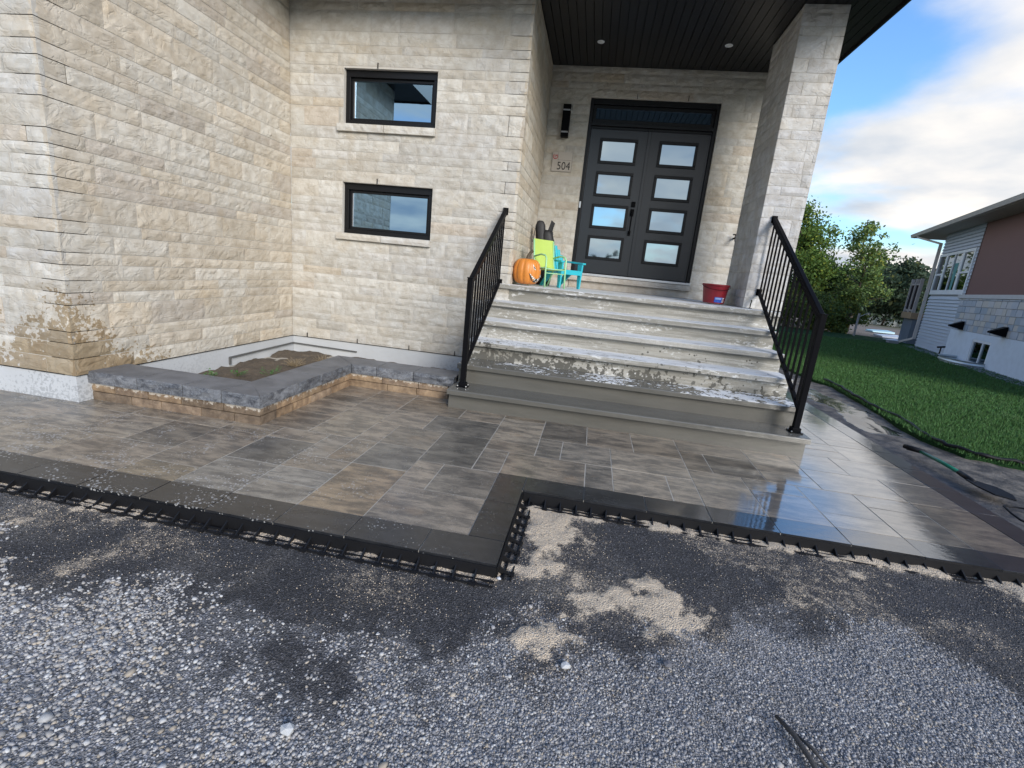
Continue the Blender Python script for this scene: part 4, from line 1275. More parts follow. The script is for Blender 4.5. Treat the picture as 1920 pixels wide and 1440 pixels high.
m.build('stair_core', M['steps'], steps)
m = MB(); m.box(XB + 0.0, 2.04, YW + 0.3 - SY, YD + 0.1 - SY, 1.0, 1.1495); m.box(-0.9, 2.02, YW + 0.3 - SY, YD - SY, -0.1, 1.0)
m.build('porch_slab', M['steps'], steps)

# ------------------------------------------------------------------ railings
def railing(x, y0, y1, label, nb):
    root = empty('handrail', (x, y0, 0.195)); tag(root, label, 'railing', 'black metal stair railings')
    slope = 0.575
    zt = 1.005 ; zb_ = 0.185
    L = y1 - y0
    m = MB(); m.box(-0.024, 0.024, -0.024, 0.024, 0.012, zt + 0.012); m.build('post', M['blackmetal'], root, bevel=0.003)
    m = MB(); m.box(-0.052, 0.052, -0.052, 0.052, 0.0, 0.010); m.box(-0.036, 0.036, -0.036, 0.036, 0.010, 0.045)
    m.build('base_plate', M['blackmetal'], root, bevel=0.004)
    m = MB()
    for sx in (-0.04, 0.04):
        for sy in (-0.04, 0.04): m.tube([(sx, sy, 0.010), (sx, sy, 0.018)], 0.006, 6)
    m.build('anchor_bolt', M['alu'], root)
    m = MB(); m.box(-0.028, 0.028, -0.028, 0.028, zt + 0.012, zt + 0.02); m.build('post_cap', M['blackmetal'], root, bevel=0.002)
    m = MB(); m.bar((0, 0.02, zt - 0.012 + 0.02 * slope), (0, L - 0.005, zt - 0.012 + (L - 0.005) * slope), 0.044, 0.036); m.build('top_rail', M['blackmetal'], root, bevel=0.006)
    m = MB(); m.bar((0, 0.02, zt - 0.058 + 0.02 * slope), (0, L - 0.005, zt - 0.058 + (L - 0.005) * slope), 0.026, 0.022); m.build('sub_rail', M['blackmetal'], root)
    m = MB(); m.bar((0, 0.02, zb_ + 0.02 * slope), (0, L - 0.005, zb_ + (L - 0.005) * slope), 0.030, 0.028); m.build('bottom_rail', M['blackmetal'], root)
    for zz_ in (zb_, zt - 0.02):
        m = MB(); zc = zz_ + L * slope
        m.box(-0.03, 0.03, L - 0.012, L, zc - 0.045, zc + 0.03)
        m.build('wall_bracket', M['blackmetal'], root)
    m = MB(); m.box(-0.008, 0.008, -0.008, 0.008, 0.0, zt - zb_ - 0.06)
    base = m.build('baluster', M['blackmetal'], root)
    for k in range(nb):
        b = base if k == 0 else base.copy()
        if k: COL.objects.link(b)
        y = 0.105 + k * (L - 0.15) / (nb - 1) if nb > 1 else 0.1
        b.location = (0, y, zb_ + y * slope)
    return root
railing(-1.107, 4.305, YW - 0.012, 'left black stair railing ending on the window wall beside the pumpkin', 13)
railing(1.872, 4.300, PY0 - 0.012, 'right black stair railing ending on the stone pillar', 15)

# ------------------------------------------------------------------ planter
pln = empty('planter_wall', (-2.34, 3.07, 0)); tag(pln, 'low L-shaped planter wall of tan blocks capped with blue grey stone', 'planter')
PI = Vector((-2.34, 3.07, 0))
M['block'] = None
def mat_block():
    n = NT('tan_wall_block')
    base = n.attr(); p = n.sep()
    c = n.mix(n.ramp(n.noise(11, 6, 0.65), 0.3, 0.7), n.mix(1.0, base, (0.6, 0.55, 0.5), 'MULTIPLY'), n.mix(1.0, base, (1.25, 1.2, 1.1), 'MULTIPLY'))
    e = n.math('ADD', n.math('MULTIPLY', n.math('SUBTRACT', p[2], 0.118), 22), n.math('MULTIPLY', n.math('SUBTRACT', n.noise(28, 4, 0.6), 0.5), 3.2))
    c = n.mix(n.ramp(e, -0.05, 0.25, 0, 0.8), c, (0.52, 0.47, 0.40))
    n.set('Base Color', c).set('Roughness', 0.72)
    n.bump(n.math('ADD', n.noise(26, 6, 0.65), n.math('MULTIPLY', n.noise(140, 3), 0.25)), 0.7, 0.012)
    return n.m
M['block'] = mat_block()
def mat_cap():
    n = NT('split_face_capstone')
    base = n.attr()
    c = n.mix(n.ramp(n.noise(8, 7, 0.7, n.pos((1, 1, 2.2)), 0.8), 0.34, 0.66), n.mix(1.0, base, (0.45, 0.46, 0.5), 'MULTIPLY'), n.mix(1.0, base, (1.45, 1.45, 1.45), 'MULTIPLY'))
    geo = n.t.nodes.new('ShaderNodeNewGeometry'); sn = n.t.nodes.new('ShaderNodeSeparateXYZ'); n.lk(geo.outputs['True Normal'], sn.inputs[0])
    vein = n.ramp(n.math('ABSOLUTE', n.math('SUBTRACT', n.noise(13, 6, 0.7, n.pos((1, 1, 1.5)), 1.8), 0.5)), 0.0, 0.03, 0.35, 0)
    vein = n.math('MULTIPLY', vein, n.ramp(sn.outputs[2], 0.5, 0.8, 1, 0.0))
    c = n.mix(vein, c, (0.40, 0.42, 0.44))
    tp = n.ramp(sn.outputs[2], 0.6, 0.9)
    c = n.mix(tp, c, n.mix(n.ramp(n.noise(6, 5), .3, .7), (0.105, 0.107, 0.112), (0.165, 0.166, 0.17)))
    n.set('Base Color', c).set('Roughness', 0.5)
    n.bump(n.math('ADD', n.noise(22, 6, 0.65), n.math('MULTIPLY', n.noise(120, 3), 0.2)), 0.35, 0.008)
    return n.m
M['cap'] = mat_cap()
def rough_block(poly, z0, z1, faces_out, mat, name, tone, amp=0.006, parent=pln, org=PI, res=0.03):
    """prism over 4-point plan `poly` (ccw); sides listed in faces_out are split-faced"""
    m = MB().col(tone)
    H = z1 - z0; nz = max(2, int(H / res))
    ring = []
    for s in range(4):
        p = Vector(poly[s] + (0,)); q = Vector(poly[(s + 1) % 4] + (0,))
        L = (q - p).length; d = (q - p).normalized(); nn = Vector((d.y, -d.x, 0))
        nu = max(1, int(L / res)) if s in faces_out else 1
        for k in range(nu):
            ring.append((p + d * (L * k / nu), nn if s in faces_out else None, min(k, nu - k) == 0))
    vs = []; fs = []; n_ = len(ring)
    sd_ = random.uniform(0, 99)
    for b in range(nz + 1):
        z = z0 + H * b / nz
        for (p, nn, corner) in ring:
            pp = p.copy(); pp.z = z
            if nn is not None and not corner:
                k = 1.0 if 0 < b < nz else 0.35
                pp += nn * (k * amp * (0.5 + 1.3 * mnoise.noise(Vector((p.x * 13 + sd_, p.y * 13, z * 22)))) )
            vs.append(pp)
    for b in range(nz):
        for k in range(n_):
            k2 = (k + 1) % n_
            fs.append((b * n_ + k, b * n_ + k2, (b + 1) * n_ + k2, (b + 1) * n_ + k))
    fs.append(tuple(nz * n_ + k for k in range(n_))); fs.append(tuple(range(n_ - 1, -1, -1)))
    m.add(vs, fs)
    c = Vector((sum(p[0] for p in poly) / 4, sum(p[1] for p in poly) / 4, z0))
    o = m.build(name, mat, None, loc=c); o.parent = parent; o.location = c - org
    return o
BT = [(0.22, 0.155, 0.10), (0.26, 0.19, 0.125), (0.19, 0.145, 0.105), (0.30, 0.215, 0.14), (0.24, 0.18, 0.13)]
def btone(k=1.0):
    t = random.choice(BT); q = random.uniform(0.85, 1.15) * k; return tuple(v * q for v in t)
yo, xo, yi = 3.085, -2.345, 4.47
zc = [0.0, 0.070, 0.140]
for c in range(2):
    z0, z1 = zc[c] + 0.001 - (0.03 if c == 0 else 0), zc[c + 1] - 0.006
    g = 0.0035
    x = -3.83; first = True
    while x < xo - 0.001:   # front run
        L = random.uniform(0.2, 0.4) * (0.6 if first and c else 1); first = False
        e = min(x + L, xo)
        if xo - e < 0.12: e = xo
        rough_block([(x + g, yo), (e - (g if e < xo else 0), yo), (e - (g if e < xo else 0), yo + 0.2), (x + g, yo + 0.2)], z0, z1, (0, 1) if e >= xo else (0,), M['block'], 'wall_block', btone(0.85))
        x = e
    y = yo + 0.2
    while y < yi - 0.001:
        L = random.uniform(0.2, 0.42); e = min(y + L, yi)
        if yi - e < 0.1: e = yi
        rough_block([(xo - 0.2, y + g), (xo, y + g), (xo, e - g), (xo - 0.2, e - g)], z0, z1, (1,), M['block'], 'wall_block', btone(1.15))
        y = e
    x = xo - 0.2
    while x < -1.30:
        L = random.uniform(0.22, 0.42) + (0.2 if x < xo else 0); e = min(x + L, -1.295)
        if -1.295 - e < 0.1: e = -1.295
        rough_block([(x + g, yi + 0.0), (e - g, yi), (e - g, yi + 0.2), (x + g, yi + 0.2)], z0, z1, (0,) if e < -1.3 else (0, 1), M['block'], 'wall_block', btone(1.0))
        x = e
CT = [(0.115, 0.119, 0.126), (0.10, 0.104, 0.11), (0.13, 0.133, 0.139), (0.095, 0.098, 0.104)]
cz0, cz1 = 0.141, 0.236
fo, fi = 3.06, 3.39         # front run outer/inner y
co, ci = -2.32, -2.64       # side run outer/inner x
bo, bi = 4.445, 4.75        # back run outer/inner y
g = 0.0035
for a, b in ((-3.865, -3.37), (-3.37, -2.97), (-2.97, -2.64)):
    rough_block([(a + g, fo), (b - g, fo), (b - g, fi), (a + g, fi)], cz0, cz1, (0,) if a > -3.8 else (0, 3), M['cap'], 'capstone', random.choice(CT), 0.010, res=0.024)
rough_block([(ci + g, fo), (co, fo), (co - g * .5, fo + .001), (ci + g, fi - 0.002)], cz0, cz1, (0,), M['cap'], 'capstone', random.choice(CT), 0.008, res=0.024)
rough_block([(co, fo + 0.003), (co, fi + 0.15), (ci, fi + 0.15), (ci, fi + 0.001)], cz0, cz1, (0,), M['cap'], 'capstone', random.choice(CT), 0.008, res=0.024)
for a, b in ((fi + 0.15, 3.86), (3.86, 4.18), (4.18, 4.445)):
    last = b > 4.4
    rough_block([(co, a + g), (co, b - g), (ci, b - g + (0.305 if last else 0)), (ci, a + g)], cz0, cz1, (0,), M['cap'], 'capstone', random.choice(CT), 0.010, res=0.024)
rough_block([(co + 0.002, bo), (-2.05 - g, bo), (-2.05 - g, bi), (ci + 0.004, bi)], cz0, cz1, (0,), M['cap'], 'capstone', random.choice(CT), 0.010, res=0.024)
for a, b in ((-2.05, -1.66), (-1.66, -1.235)):
    rough_block([(a + g, bo), (b - g, bo), (b - g, bi), (a + g, bi)], cz0, cz1, (0,) if b < -1.3 else (0, 1), M['cap'], 'capstone', random.choice(CT), 0.012, res=0.024)
# soil inside
m = MB(); vs = []; fs = []
nx_, ny_ = 60, 60
for b in range(ny_ + 1):
    for a in range(nx_ + 1):
        x = XW + 0.02 + (-1.2 - XW - 0.02) * a / nx_; y = 3.2 + (YW - 3.2 + 0.0) * b / ny_
        z = 0.015 + 0.05 * mnoise.noise(Vector((x * 3, y * 3, 0))) + 0.03 * mnoise.noise(Vector((x * 11, y * 11, 4))) + 0.05 * math.exp(-((x + 2.95) ** 2 + (y - 5.0) ** 2) / 0.12)
        if x > -2.5 and y < 4.6: z = -0.1
        vs.append((x, y, z))
for b in range(ny_):
    for a in range(nx_): i = b * (nx_ + 1) + a; fs.append((i, i + 1, i + nx_ + 2, i + nx_ + 1))
m.add(vs, fs)
tag(m.build('planter_soil', simple('planter_soil', (0.10, 0.078, 0.055), 0.95, 0, 0.9, 40, 0.45, 25, bdist=0.02), smooth=True), kind='structure')
# strip of drainage membrane standing off the foundation at the inner corner
m = MB(); m.bar((XW + 0.012, 4.55, 0.10), (XW + 0.012, YW - 0.01, 0.115), 0.02, 0.014); m.bar((XW + 0.01, YW - 0.012, 0.115), (-2.9, YW - 0.012, 0.10), 0.014, 0.014)
m.bar((XW + 0.012, 4.55, 0.02), (XW + 0.012, 4.55, 0.105), 0.018, 0.018)
o = m.build('membrane_edge', simple('torn_membrane', (0.10, 0.10, 0.095), 0.8, 0, 0.6, 40)); tag(o, 'torn dark waterproofing membrane edge on the foundation behind the planter', 'membrane')
M['leaf'] = mat_tone('weed_leaf', 0.5, 60, 0.2, 0.002, 30)
def weed(loc, label, n, s, dry=False):
    root = empty('weed' if not dry else 'dry_grass_clump', loc); tag(root, label, 'weed', 'weeds in the planter bed')
    m = MB(); st = MB()
    for k in range(n):
        a = random.uniform(0, 6.28); l = s * random.uniform(0.5, 1.1); el = random.uniform(0.3, 1.3)
        if dry: el = random.uniform(0.1, 0.9)
        tip = Vector((math.cos(a) * math.cos(el) * l, math.sin(a) * math.cos(el) * l, math.sin(el) * l))
        b0 = Vector((random.uniform(-.3, .3) * s, random.uniform(-.3, .3) * s, 0))
        st.col((0.06, 0.10, 0.03) if not dry else (0.26, 0.2, 0.12)).tube([b0, b0 + tip * 0.5 + Vector((0, 0, l * .06)), b0 + tip], 0.0016, 4)
        if not dry:
            for q in (0.5, 0.75, 1.0):
                c = b0 + tip * q; w = 0.010 + 0.008 * random.random(); ln = 0.03
                d = Vector((math.cos(a + random.uniform(-1, 1)), math.sin(a + random.uniform(-1, 1)), 0.2)).normalized(); sd_ = d.cross(Zv).normalized()
                g_ = random.uniform(0.8, 1.3)
                m.col((0.06 * g_, 0.16 * g_, 0.035 * g_)).add([c, c + d * ln * .5 + sd_ * w, c + d * ln, c + d * ln * .5 - sd_ * w], [(0, 1, 2, 3)])
    st.build('stem', M['leaf'], root)
    if m.v: m.build('leaves', M['leaf'], root)
weed((-3.52, 3.93, 0.03), 'small green weed leftmost in the planter bed against the foundation', 9, 0.09)
weed((-3.36, 4.12, 0.04), 'green weed between the leftmost weed and the dry grass in the planter', 10, 0.10)
weed((-3.12, 4.30, 0.04), 'bright green weed leaning over the dry grass in the planter', 8, 0.10)
weed((-3.15, 4.75, 0.05), 'clump of dry brown grass behind the corner capstones of the planter', 70, 0.12, True)
weed((-2.95, 4.95, 0.08), 'low mound of dead brown grass nearest the inner corner of the planter', 60, 0.11, True)

# ------------------------------------------------------------------ porch things
sc = empty('wall_light', (-0.715, YD - 0.012, 3.27)); tag(sc, 'black rectangular up and down wall light left of the door', 'wall light')
m = MB(); m.box(-0.045, 0.045, -0.02, 0.0, 0.08, 0.36); m.build('back_plate', M['blackmetal'], sc)
m = MB(); m.box(-0.055, 0.055, -0.10, -0.015, 0.075, 0.345); m.build('body', M['blackmetal'], sc, bevel=0.004)
for z0, z1 in ((0.365, 0.43), (0.0, 0.055)):
    m = MB(); m.box(-0.055, 0.055, -0.10, -0.015, z0, z1); m.build('end_cap', M['blackmetal'], sc, bevel=0.004)
for zz_ in ((0.345, 0.353), (0.357, 0.365), (0.055, 0.063), (0.067, 0.075)):
    m = MB(); m.box(-0.049, 0.049, -0.094, -0.02, zz_[0] + 0.001, zz_[1] - 0.001); m.build('light_slot', simple('slot_diffuser', (0.6, 0.62, 0.66), 0.3) if 'slot' not in M else M['slot'], sc)

# address stone
ad = empty('address_plaque', (-0.71, YD - 0.012, 2.95)); tag(ad, 'pale stone house number plaque reading 504 with a red swirl, below the wall light', 'sign')
pm = simple('plaque_stone', (0.46, 0.42, 0.37), 0.7, 0, 0.15, 60, 0.08)
m = MB(); m.box(-0.15, 0.15, -0.012, 0.004, -0.14, 0.13); m.build('plaque', pm, ad, bevel=0.002)
dk = simple('engraved_black', (0.03, 0.027, 0.025), 0.6)
m = MB()
for (a, b, c, d) in ((-0.148, 0.148, -0.1395, -0.1365), (-0.1495, -0.147, -0.138, 0.128), (0.147, 0.1495, -0.138, 0.128), (-0.062, 0.14, 0.018, 0.021), (-0.064, -0.061, 0.018, 0.125)):
    m.box(a, b, -0.014, -0.0118, c, d)
m.build('groove_line', simple('groove', (0.2, 0.175, 0.15), 0.8), ad)
tcv = bpy.data.curves.new('house_number', 'FONT'); tcv.body = '504'; tcv.size = 0.155; tcv.extrude = 0.0015; tcv.align_x = 'RIGHT'; tcv.space_character = 1.02
to = bpy.data.objects.new('house_number', tcv); COL.objects.link(to); bpy.context.view_layer.update(); tme = bpy.data.meshes.new_from_object(to); bpy.data.objects.remove(to); to = bpy.data.objects.new('house_number', tme); COL.objects.link(to); to.parent = ad; tme.materials.clear(); tme.materials.append(dk)
to.location = (0.13, -0.0145, -0.112); to.rotation_euler = (R(90), 0, 0); to.scale = (0.86, 1, 1)
m = MB()
def arc(cx, cz, r0, a0, a1, w, n_=14):
    vs = []; fs = []
    for k in range(n_ + 1):
        a = R(a0 + (a1 - a0) * k / n_); ww = w * math.sin(math.pi * (0.12 + 0.76 * k / n_))
        for s in (-1, 1):
            rr = r0 + s * ww / 2
            vs.append((cx + rr * math.cos(a), -0.0148, cz + rr * math.sin(a)))
    for k in range(n_): fs.append((2 * k, 2 * k + 2, 2 * k + 3, 2 * k + 1))
    m.add(vs, fs)
arc(-0.104, 0.066, 0.033, 110, 420, 0.011); arc(-0.100, 0.070, 0.015, 20, 290, 0.009); arc(-0.085, 0.085, 0.013, 160, 330, 0.007)
m.build('red_emblem', simple('red_enamel', (0.42, 0.05, 0.05), 0.5), ad)

# hose bib and door-stop
hb = empty('wall_faucet', (1.90, YD - 0.01, 2.07)); tag(hb, 'small black wall faucet on the stone between door and pillar', 'faucet')
m = MB(); m.tube([(0, 0, 0), (0, -0.09, 0), (0, -0.12, -0.02), (0, -0.125, -0.05)], 0.014, 8); m.build('spout', M['blackmetal'], hb)
m = MB(); m.tube([(0, -0.07, 0.01), (0, -0.07, 0.045)], 0.006, 6); m.tube([(-0.035, -0.07, 0.048), (0.035, -0.07, 0.048)], 0.009, 6); m.build('tap_handle', M['blackmetal'], hb)
hb2 = empty('anchor_hook', (1.80, PY0 - 0.05, 1.152)); tag(hb2, 'small dark metal anchor hook standing at the foot of the pillar', 'hook')
m = MB(); m.tube([(0, 0, 0), (0, 0, 0.05), (0.006, 0, 0.085), (0.0, 0.004, 0.10)], 0.006, 6); m.box(-0.018, 0.018, -0.018, 0.018, 0, 0.006); m.build('hook', M['blackmetal'], hb2)

LZ = 1.151
# pumpkin
pk = empty('pumpkin', (-0.825, 5.90, LZ)); tag(pk, 'orange carved pumpkin with painted white eyes and toothy grin at the top of the stairs', 'pumpkin')
def pr(th, ph):
    rib = 1 - 0.055 * abs(math.cos(th * 5.5)) ** 8 * 1.3
    r_ = 0.170 * rib * (abs(math.cos(ph)) ** 0.62)
    z = 0.168 + 0.168 * math.sin(ph) * (1 - 0.10 * (abs(math.sin(ph)) ** 6)) - 0.02 * (1 if ph > 1.35 else 0)
    return Vector((r_ * math.cos(th), r_ * math.sin(th), z))
m = MB().col((0.62, 0.22, 0.035)); nt_, npn = 88, 26
vs = []; fs = []
for b in range(npn + 1):
    ph = -math.pi / 2 + math.pi * b / npn
    for a in range(nt_): vs.append(pr(2 * math.pi * a / nt_, max(-1.5, min(1.5, ph))))
for b in range(npn):
    for a in range(nt_): fs.append((b * nt_ + a, b * nt_ + (a + 1) % nt_, (b + 1) * nt_ + (a + 1) % nt_, (b + 1) * nt_ + a))
m.add(vs, fs); m.build('shell', mat_tone('pumpkin_skin', 0.42, 30, 0.15, 0.003, 12, 0.5, 0.85, 1.12), pk, smooth=True)
m = MB().col((0.09, 0.07, 0.045)); m.tube([(0, 0, 0.30), (0.0, 0.0, 0.35), (0.02, 0, 0.39), (0.05, 0.0, 0.42)], [0.032, 0.02, 0.016, 0.02], 8); m.build('stem', M['tone'], pk)
def face(polys, name, mat, off=0.004):
    m = MB()
    for poly in polys:   # (azimuth deg, height) in plan
        vs = []
        for (az, z) in poly:
            ph = math.asin(max(-0.97, min(0.97, (z - 0.168) / 0.168)))
            p = pr(R(az), ph); nn = (p - Vector((0, 0, 0.168))).normalized(); vs.append(p + nn * off)
        m.add(vs, [tuple(range(len(vs)))])
    m.build(name, mat, pk)
wh = simple('painted_white', (0.75, 0.74, 0.66), 0.5); bk = simple('painted_black', (0.03, 0.03, 0.03), 0.6)
A0 = -32
face([[(A0 - 26, 0.26), (A0 - 14, 0.215), (A0 - 12, 0.19), (A0 - 22, 0.205)], [(A0 + 26, 0.26), (A0 + 22, 0.205), (A0 + 12, 0.19), (A0 + 14, 0.215)]], 'eye', wh)
face([[(A0 - 22, 0.235), (A0 - 15, 0.213), (A0 - 14, 0.20), (A0 - 21, 0.212)], [(A0 + 22, 0.235), (A0 + 21, 0.212), (A0 + 14, 0.20), (A0 + 15, 0.213)]], 'pupil', bk, 0.006)
mouth = [(A0 - 42, 0.16), (A0 - 28, 0.115), (A0 - 10, 0.095), (A0 + 10, 0.095), (A0 + 28, 0.115), (A0 + 42, 0.16), (A0 + 27, 0.075), (A0 + 10, 0.052), (A0 - 10, 0.052), (A0 - 27, 0.075)]
face([[mouth[0], mouth[9], mouth[1]], [mouth[1], mouth[9], mouth[8], mouth[2]], [mouth[2], mouth[8], mouth[7], mouth[3]], [mouth[3], mouth[7], mouth[6], mouth[4]], [mouth[4], mouth[6], mouth[5]]], 'mouth', bk, 0.005)
teeth = []
for k in range(9):
    a = A0 - 34 + k * 8.4; c = abs(k - 4) / 4
    zt_ = 0.093 + 0.052 * c ** 1.8; zb_ = 0.055 + 0.06 * c ** 1.6
    teeth.append([(a - 3.4, zt_), (a, zt_ - 0.024), (a + 3.4, zt_)]); teeth.append([(a + 1, zb_), (a + 7, zb_ + .002), (a + 4, zb_ + 0.02)])
face(teeth, 'tooth', wh, 0.0075)

# green child's chair
gc = empty('child_chair', (-0.60, 6.20, LZ), R(42)); gc.scale = (1.02, 1.02, 1.02); tag(gc, 'lime green childs metal chair with fabric sling behind the pumpkin', 'chair')
gm_ = simple('mint_green_tube', (0.33, 0.62, 0.33), 0.35); gs = simple('lime_sling', (0.40, 0.53, 0.10), 0.6, 0, 0.3, 200)
def ctube(pts, name, mat, r_=0.009, root=None):
    m = MB(); m.tube(pts, r_, 8); m.build(name, mat, root, smooth=True)
w = 0.15
for s in (-w, w):
    ctube([(s, -0.17, 0.0), (s, -0.155, 0.20), (s, -0.15, 0.34), (s, -0.12, 0.375), (s, -0.03, 0.385), (s, 0.10, 0.36)], 'leg', gm_, 0.0105, gc)
    ctube([(s, 0.19, 0.0), (s, 0.08, 0.22), (s, 0.10, 0.30), (s, 0.15, 0.56)], 'back_post', gm_, 0.0105, gc)
    ctube([(s, -0.155, 0.235), (s, 0.08, 0.21)], 'side_rail', gm_, 0.008, gc)
ctube([(-w, -0.155, 0.22), (w, -0.155, 0.22)], 'front_rail', gm_, 0.008, gc)
ctube([(-w, -0.155, 0.17), (w, -0.155, 0.17)], 'front_rail', gm_, 0.006, gc)
m = MB(); vs = []; fs = []
prof = [(-0.155, 0.235), (-0.05, 0.215), (0.06, 0.215), (0.09, 0.27), (0.115, 0.38), (0.14, 0.49), (0.155, 0.57)]
for (y, z) in prof:
    for k in range(5):
        x = -w + 2 * w * k / 4; sag = 0.012 * (1 - (2 * k / 4 - 1) ** 2)
        vs.append((x, y + sag * (1 if z > .25 else 0), z - sag * (1 if z < .25 else 0)))
n_ = len(vs)
for v in list(vs): vs.append((v[0], v[1] + 0.004, v[2] - 0.004))
for a in range(len(prof) - 1):
    for k in range(4):
        i = a * 5 + k; fs.append((i, i + 1, i + 6, i + 5)); fs.append((n_ + i + 5, n_ + i + 6, n_ + i + 1, n_ + i))
m.add(vs, fs); m.build('sling_seat', gs, gc, smooth=True)

# turquoise child's adirondack chair
bc = empty('child_chair', (-0.44, 6.62, LZ), R(48)); bc.scale = (1.08, 1.08, 1.08); tag(bc, 'turquoise plastic childs adirondack chair beside the door sill', 'chair')
bl = simple('turquoise_plastic', (0.03, 0.42, 0.50), 0.42, 0, 0.1, 60)
for k in range(6):
    x = -0.12 + 0.048 * k; hh = 0.52 - 0.030 * abs(k - 2.5) ** 1.5
    m = MB(); b0 = (x - 0.019, 0.12, 0.18); 
    m.hexa([(x - .02, 0.10, 0.17), (x + .02, 0.10, 0.17), (x + .02, 0.125, 0.17), (x - .02, 0.125, 0.17), (x - .021 + (x * .18), 0.20, hh), (x + .021 + (x * .18), 0.20, hh), (x + .021 + x * .18, 0.222, hh), (x - .021 + x * .18, 0.222, hh)])
    m.build('back_slat', bl, bc, bevel=0.006)
for k in range(5):
    y = -0.15 + 0.055 * k
    m = MB(); m.box(-0.15, 0.15, y, y + 0.048, 0.205 - 0.008 * k, 0.221 - 0.008 * k); m.build('seat_slat', bl, bc, bevel=0.004)
for s in (-1, 1):
    m = MB(); m.hexa([(s * .185 - .028, -0.18, 0.30), (s * .185 + .028, -0.18, 0.30), (s * .185 + .028, 0.16, 0.315), (s * .185 - .028, 0.16, 0.315), (s * .185 - .028, -0.18, 0.322), (s * .185 + .028, -0.18, 0.322), (s * .185 + .028, 0.16, 0.337), (s * .185 - .028, 0.16, 0.337)])
    m.build('armrest', bl, bc, bevel=0.005)
    m = MB(); m.hexa([(s * .17 - .012, -0.155, 0.0), (s * .17 + .012, -0.155, 0.0), (s * .17 + .012, -0.115, 0.0), (s * .17 - .012, -0.115, 0.0), (s * .17 - .012, -0.17, 0.30), (s * .17 + .012, -0.17, 0.30), (s * .17 + .012, -0.09, 0.30), (s * .17 - .012, -0.09, 0.30)])
    m.build('leg', bl, bc, bevel=0.004)
    m = MB(); m.hexa([(s * .15 - .012, 0.19, 0.0), (s * .15 + .012, 0.19, 0.0), (s * .15 + .012, 0.235, 0.0), (s * .15 - .012, 0.235, 0.0), (s * .15 - .012, -0.06, 0.215), (s * .15 + .012, -0.06, 0.215), (s * .15 + .012, 0.10, 0.20), (s * .15 - .012, 0.10, 0.20)])
    m.build('leg', bl, bc, bevel=0.004)
m = MB(); m.box(-0.16, 0.16, -0.165, -0.15, 0.165, 0.222); m.build('front_apron', bl, bc, bevel=0.004)

# black backpack standing on something behind the chairs
bp = empty('backpack', (-0.80, 7.05, LZ), R(10)); tag(bp, 'black backpack with hanging straps propped in the corner above the small chairs', 'backpack')
cl = simple('black_nylon', (0.012, 0.012, 0.014), 0.6, 0, 0.4, 90, 0.3)
def blob(prof, name, mat, root, n_=16, wob=0.012, smooth=True):
    m = MB(); vs = []; fs = []
    for (cx, cy, z, rx, ry) in prof:
        for k in range(n_):
            a = 2 * math.pi * k / n_; q = 1 + wob / max(rx, 1e-3) * mnoise.noise(Vector((math.cos(a) * 2, math.sin(a) * 2, z * 9)))
            sx_ = abs(math.cos(a)) ** 0.7 * (1 if math.cos(a) > 0 else -1); sy_ = abs(math.sin(a)) ** 0.7 * (1 if math.sin(a) > 0 else -1)
            vs.append((cx + rx * sx_ * q, cy + ry * sy_ * q, z))
    for b in range(len(prof) - 1):
        for k in range(n_): fs.append((b * n_ + k, b * n_ + (k + 1) % n_, (b + 1) * n_ + (k + 1) % n_, (b + 1) * n_ + k))
    fs.append(tuple(range(n_ - 1, -1, -1))); fs.append(tuple((len(prof) - 1) * n_ + k for k in range(n_)))
    m.add(vs, fs); return m.build(name, mat, root, smooth=smooth)
blob([(0.06, 0, 0.0, .10, .10), (0.07, 0, 0.2, .12, .11), (0.07, 0, 0.45, .11, .10), (0.03, 0, 0.56, .085, .08), (-0.03, 0, 0.64, .075, .07), (-0.045, 0, 0.74, .07, .06), (-0.055, 0, 0.82, .066, .05), (-0.06, 0, 0.865, .05, .04), (-0.06, 0, 0.88, .03, .03)], 'pack_body', cl, bp)
blob([(0.08, -0.02, 0.40, .10, .08), (0.08, -0.03, 0.60, .085, .06), (0.055, -0.03, 0.70, .075, .05), (0.05, -0.03, 0.76, .045, .04)], 'lower_pocket', cl, bp)
m = MB(); m.hexa([(0.04, -.02, .70), (0.09, -.03, .68), (0.10, 0.0, .68), (0.04, .01, .70), (0.09, -.02, .90), (0.145, -.03, .86), (0.145, 0.0, .86), (0.10, .01, .90)]); m.build('flap', cl, bp)
m = MB(); m.bar((0.13, -.03, .86), (0.115, -.03, .74), 0.022, 0.008); m.bar((0.115, -.03, .74), (0.12, -.03, .70), 0.014, 0.03); m.bar((0.07, -.05, .78), (0.09, -.05, .64), 0.012, 0.008); m.build('strap', cl, bp)
m = MB(); m.bar((-0.12, -.03, .82), (-0.145, -.03, .58), 0.024, 0.010); m.build('strap', cl, bp)

# red bucket
bu = empty('bucket', (1.47, 6.30, LZ)); tag(bu, 'dark red plastic bucket with blue and white sticker left of the pillar foot', 'bucket')
rd = simple('red_plastic', (0.22, 0.012, 0.02), 0.32, 0, 0.05, 60, 0.15)
m = MB(); n_ = 32; vs = []; fs = []
for rr, z in ((0.0, 0.012), (0.122, 0.012), (0.150, 0.215), (0.162, 0.222), (0.162, 0.236), (0.152, 0.24), (0.146, 0.225), (0.118, 0.022), (0.0, 0.02)):
    for k in range(n_):
        q = 1 + (0.006 * math.cos(k * math.pi) if 0.02 < z < 0.2 else 0)
        vs.append((rr * q * math.cos(2 * math.pi * k / n_), rr * q * math.sin(2 * math.pi * k / n_), z))
for b in range(8):
    for k in range(n_): fs.append((b * n_ + k, b * n_ + (k + 1) % n_, (b + 1) * n_ + (k + 1) % n_, (b + 1) * n_ + k))
m.add(vs, fs); m.build('pail', rd, bu, smooth=False)
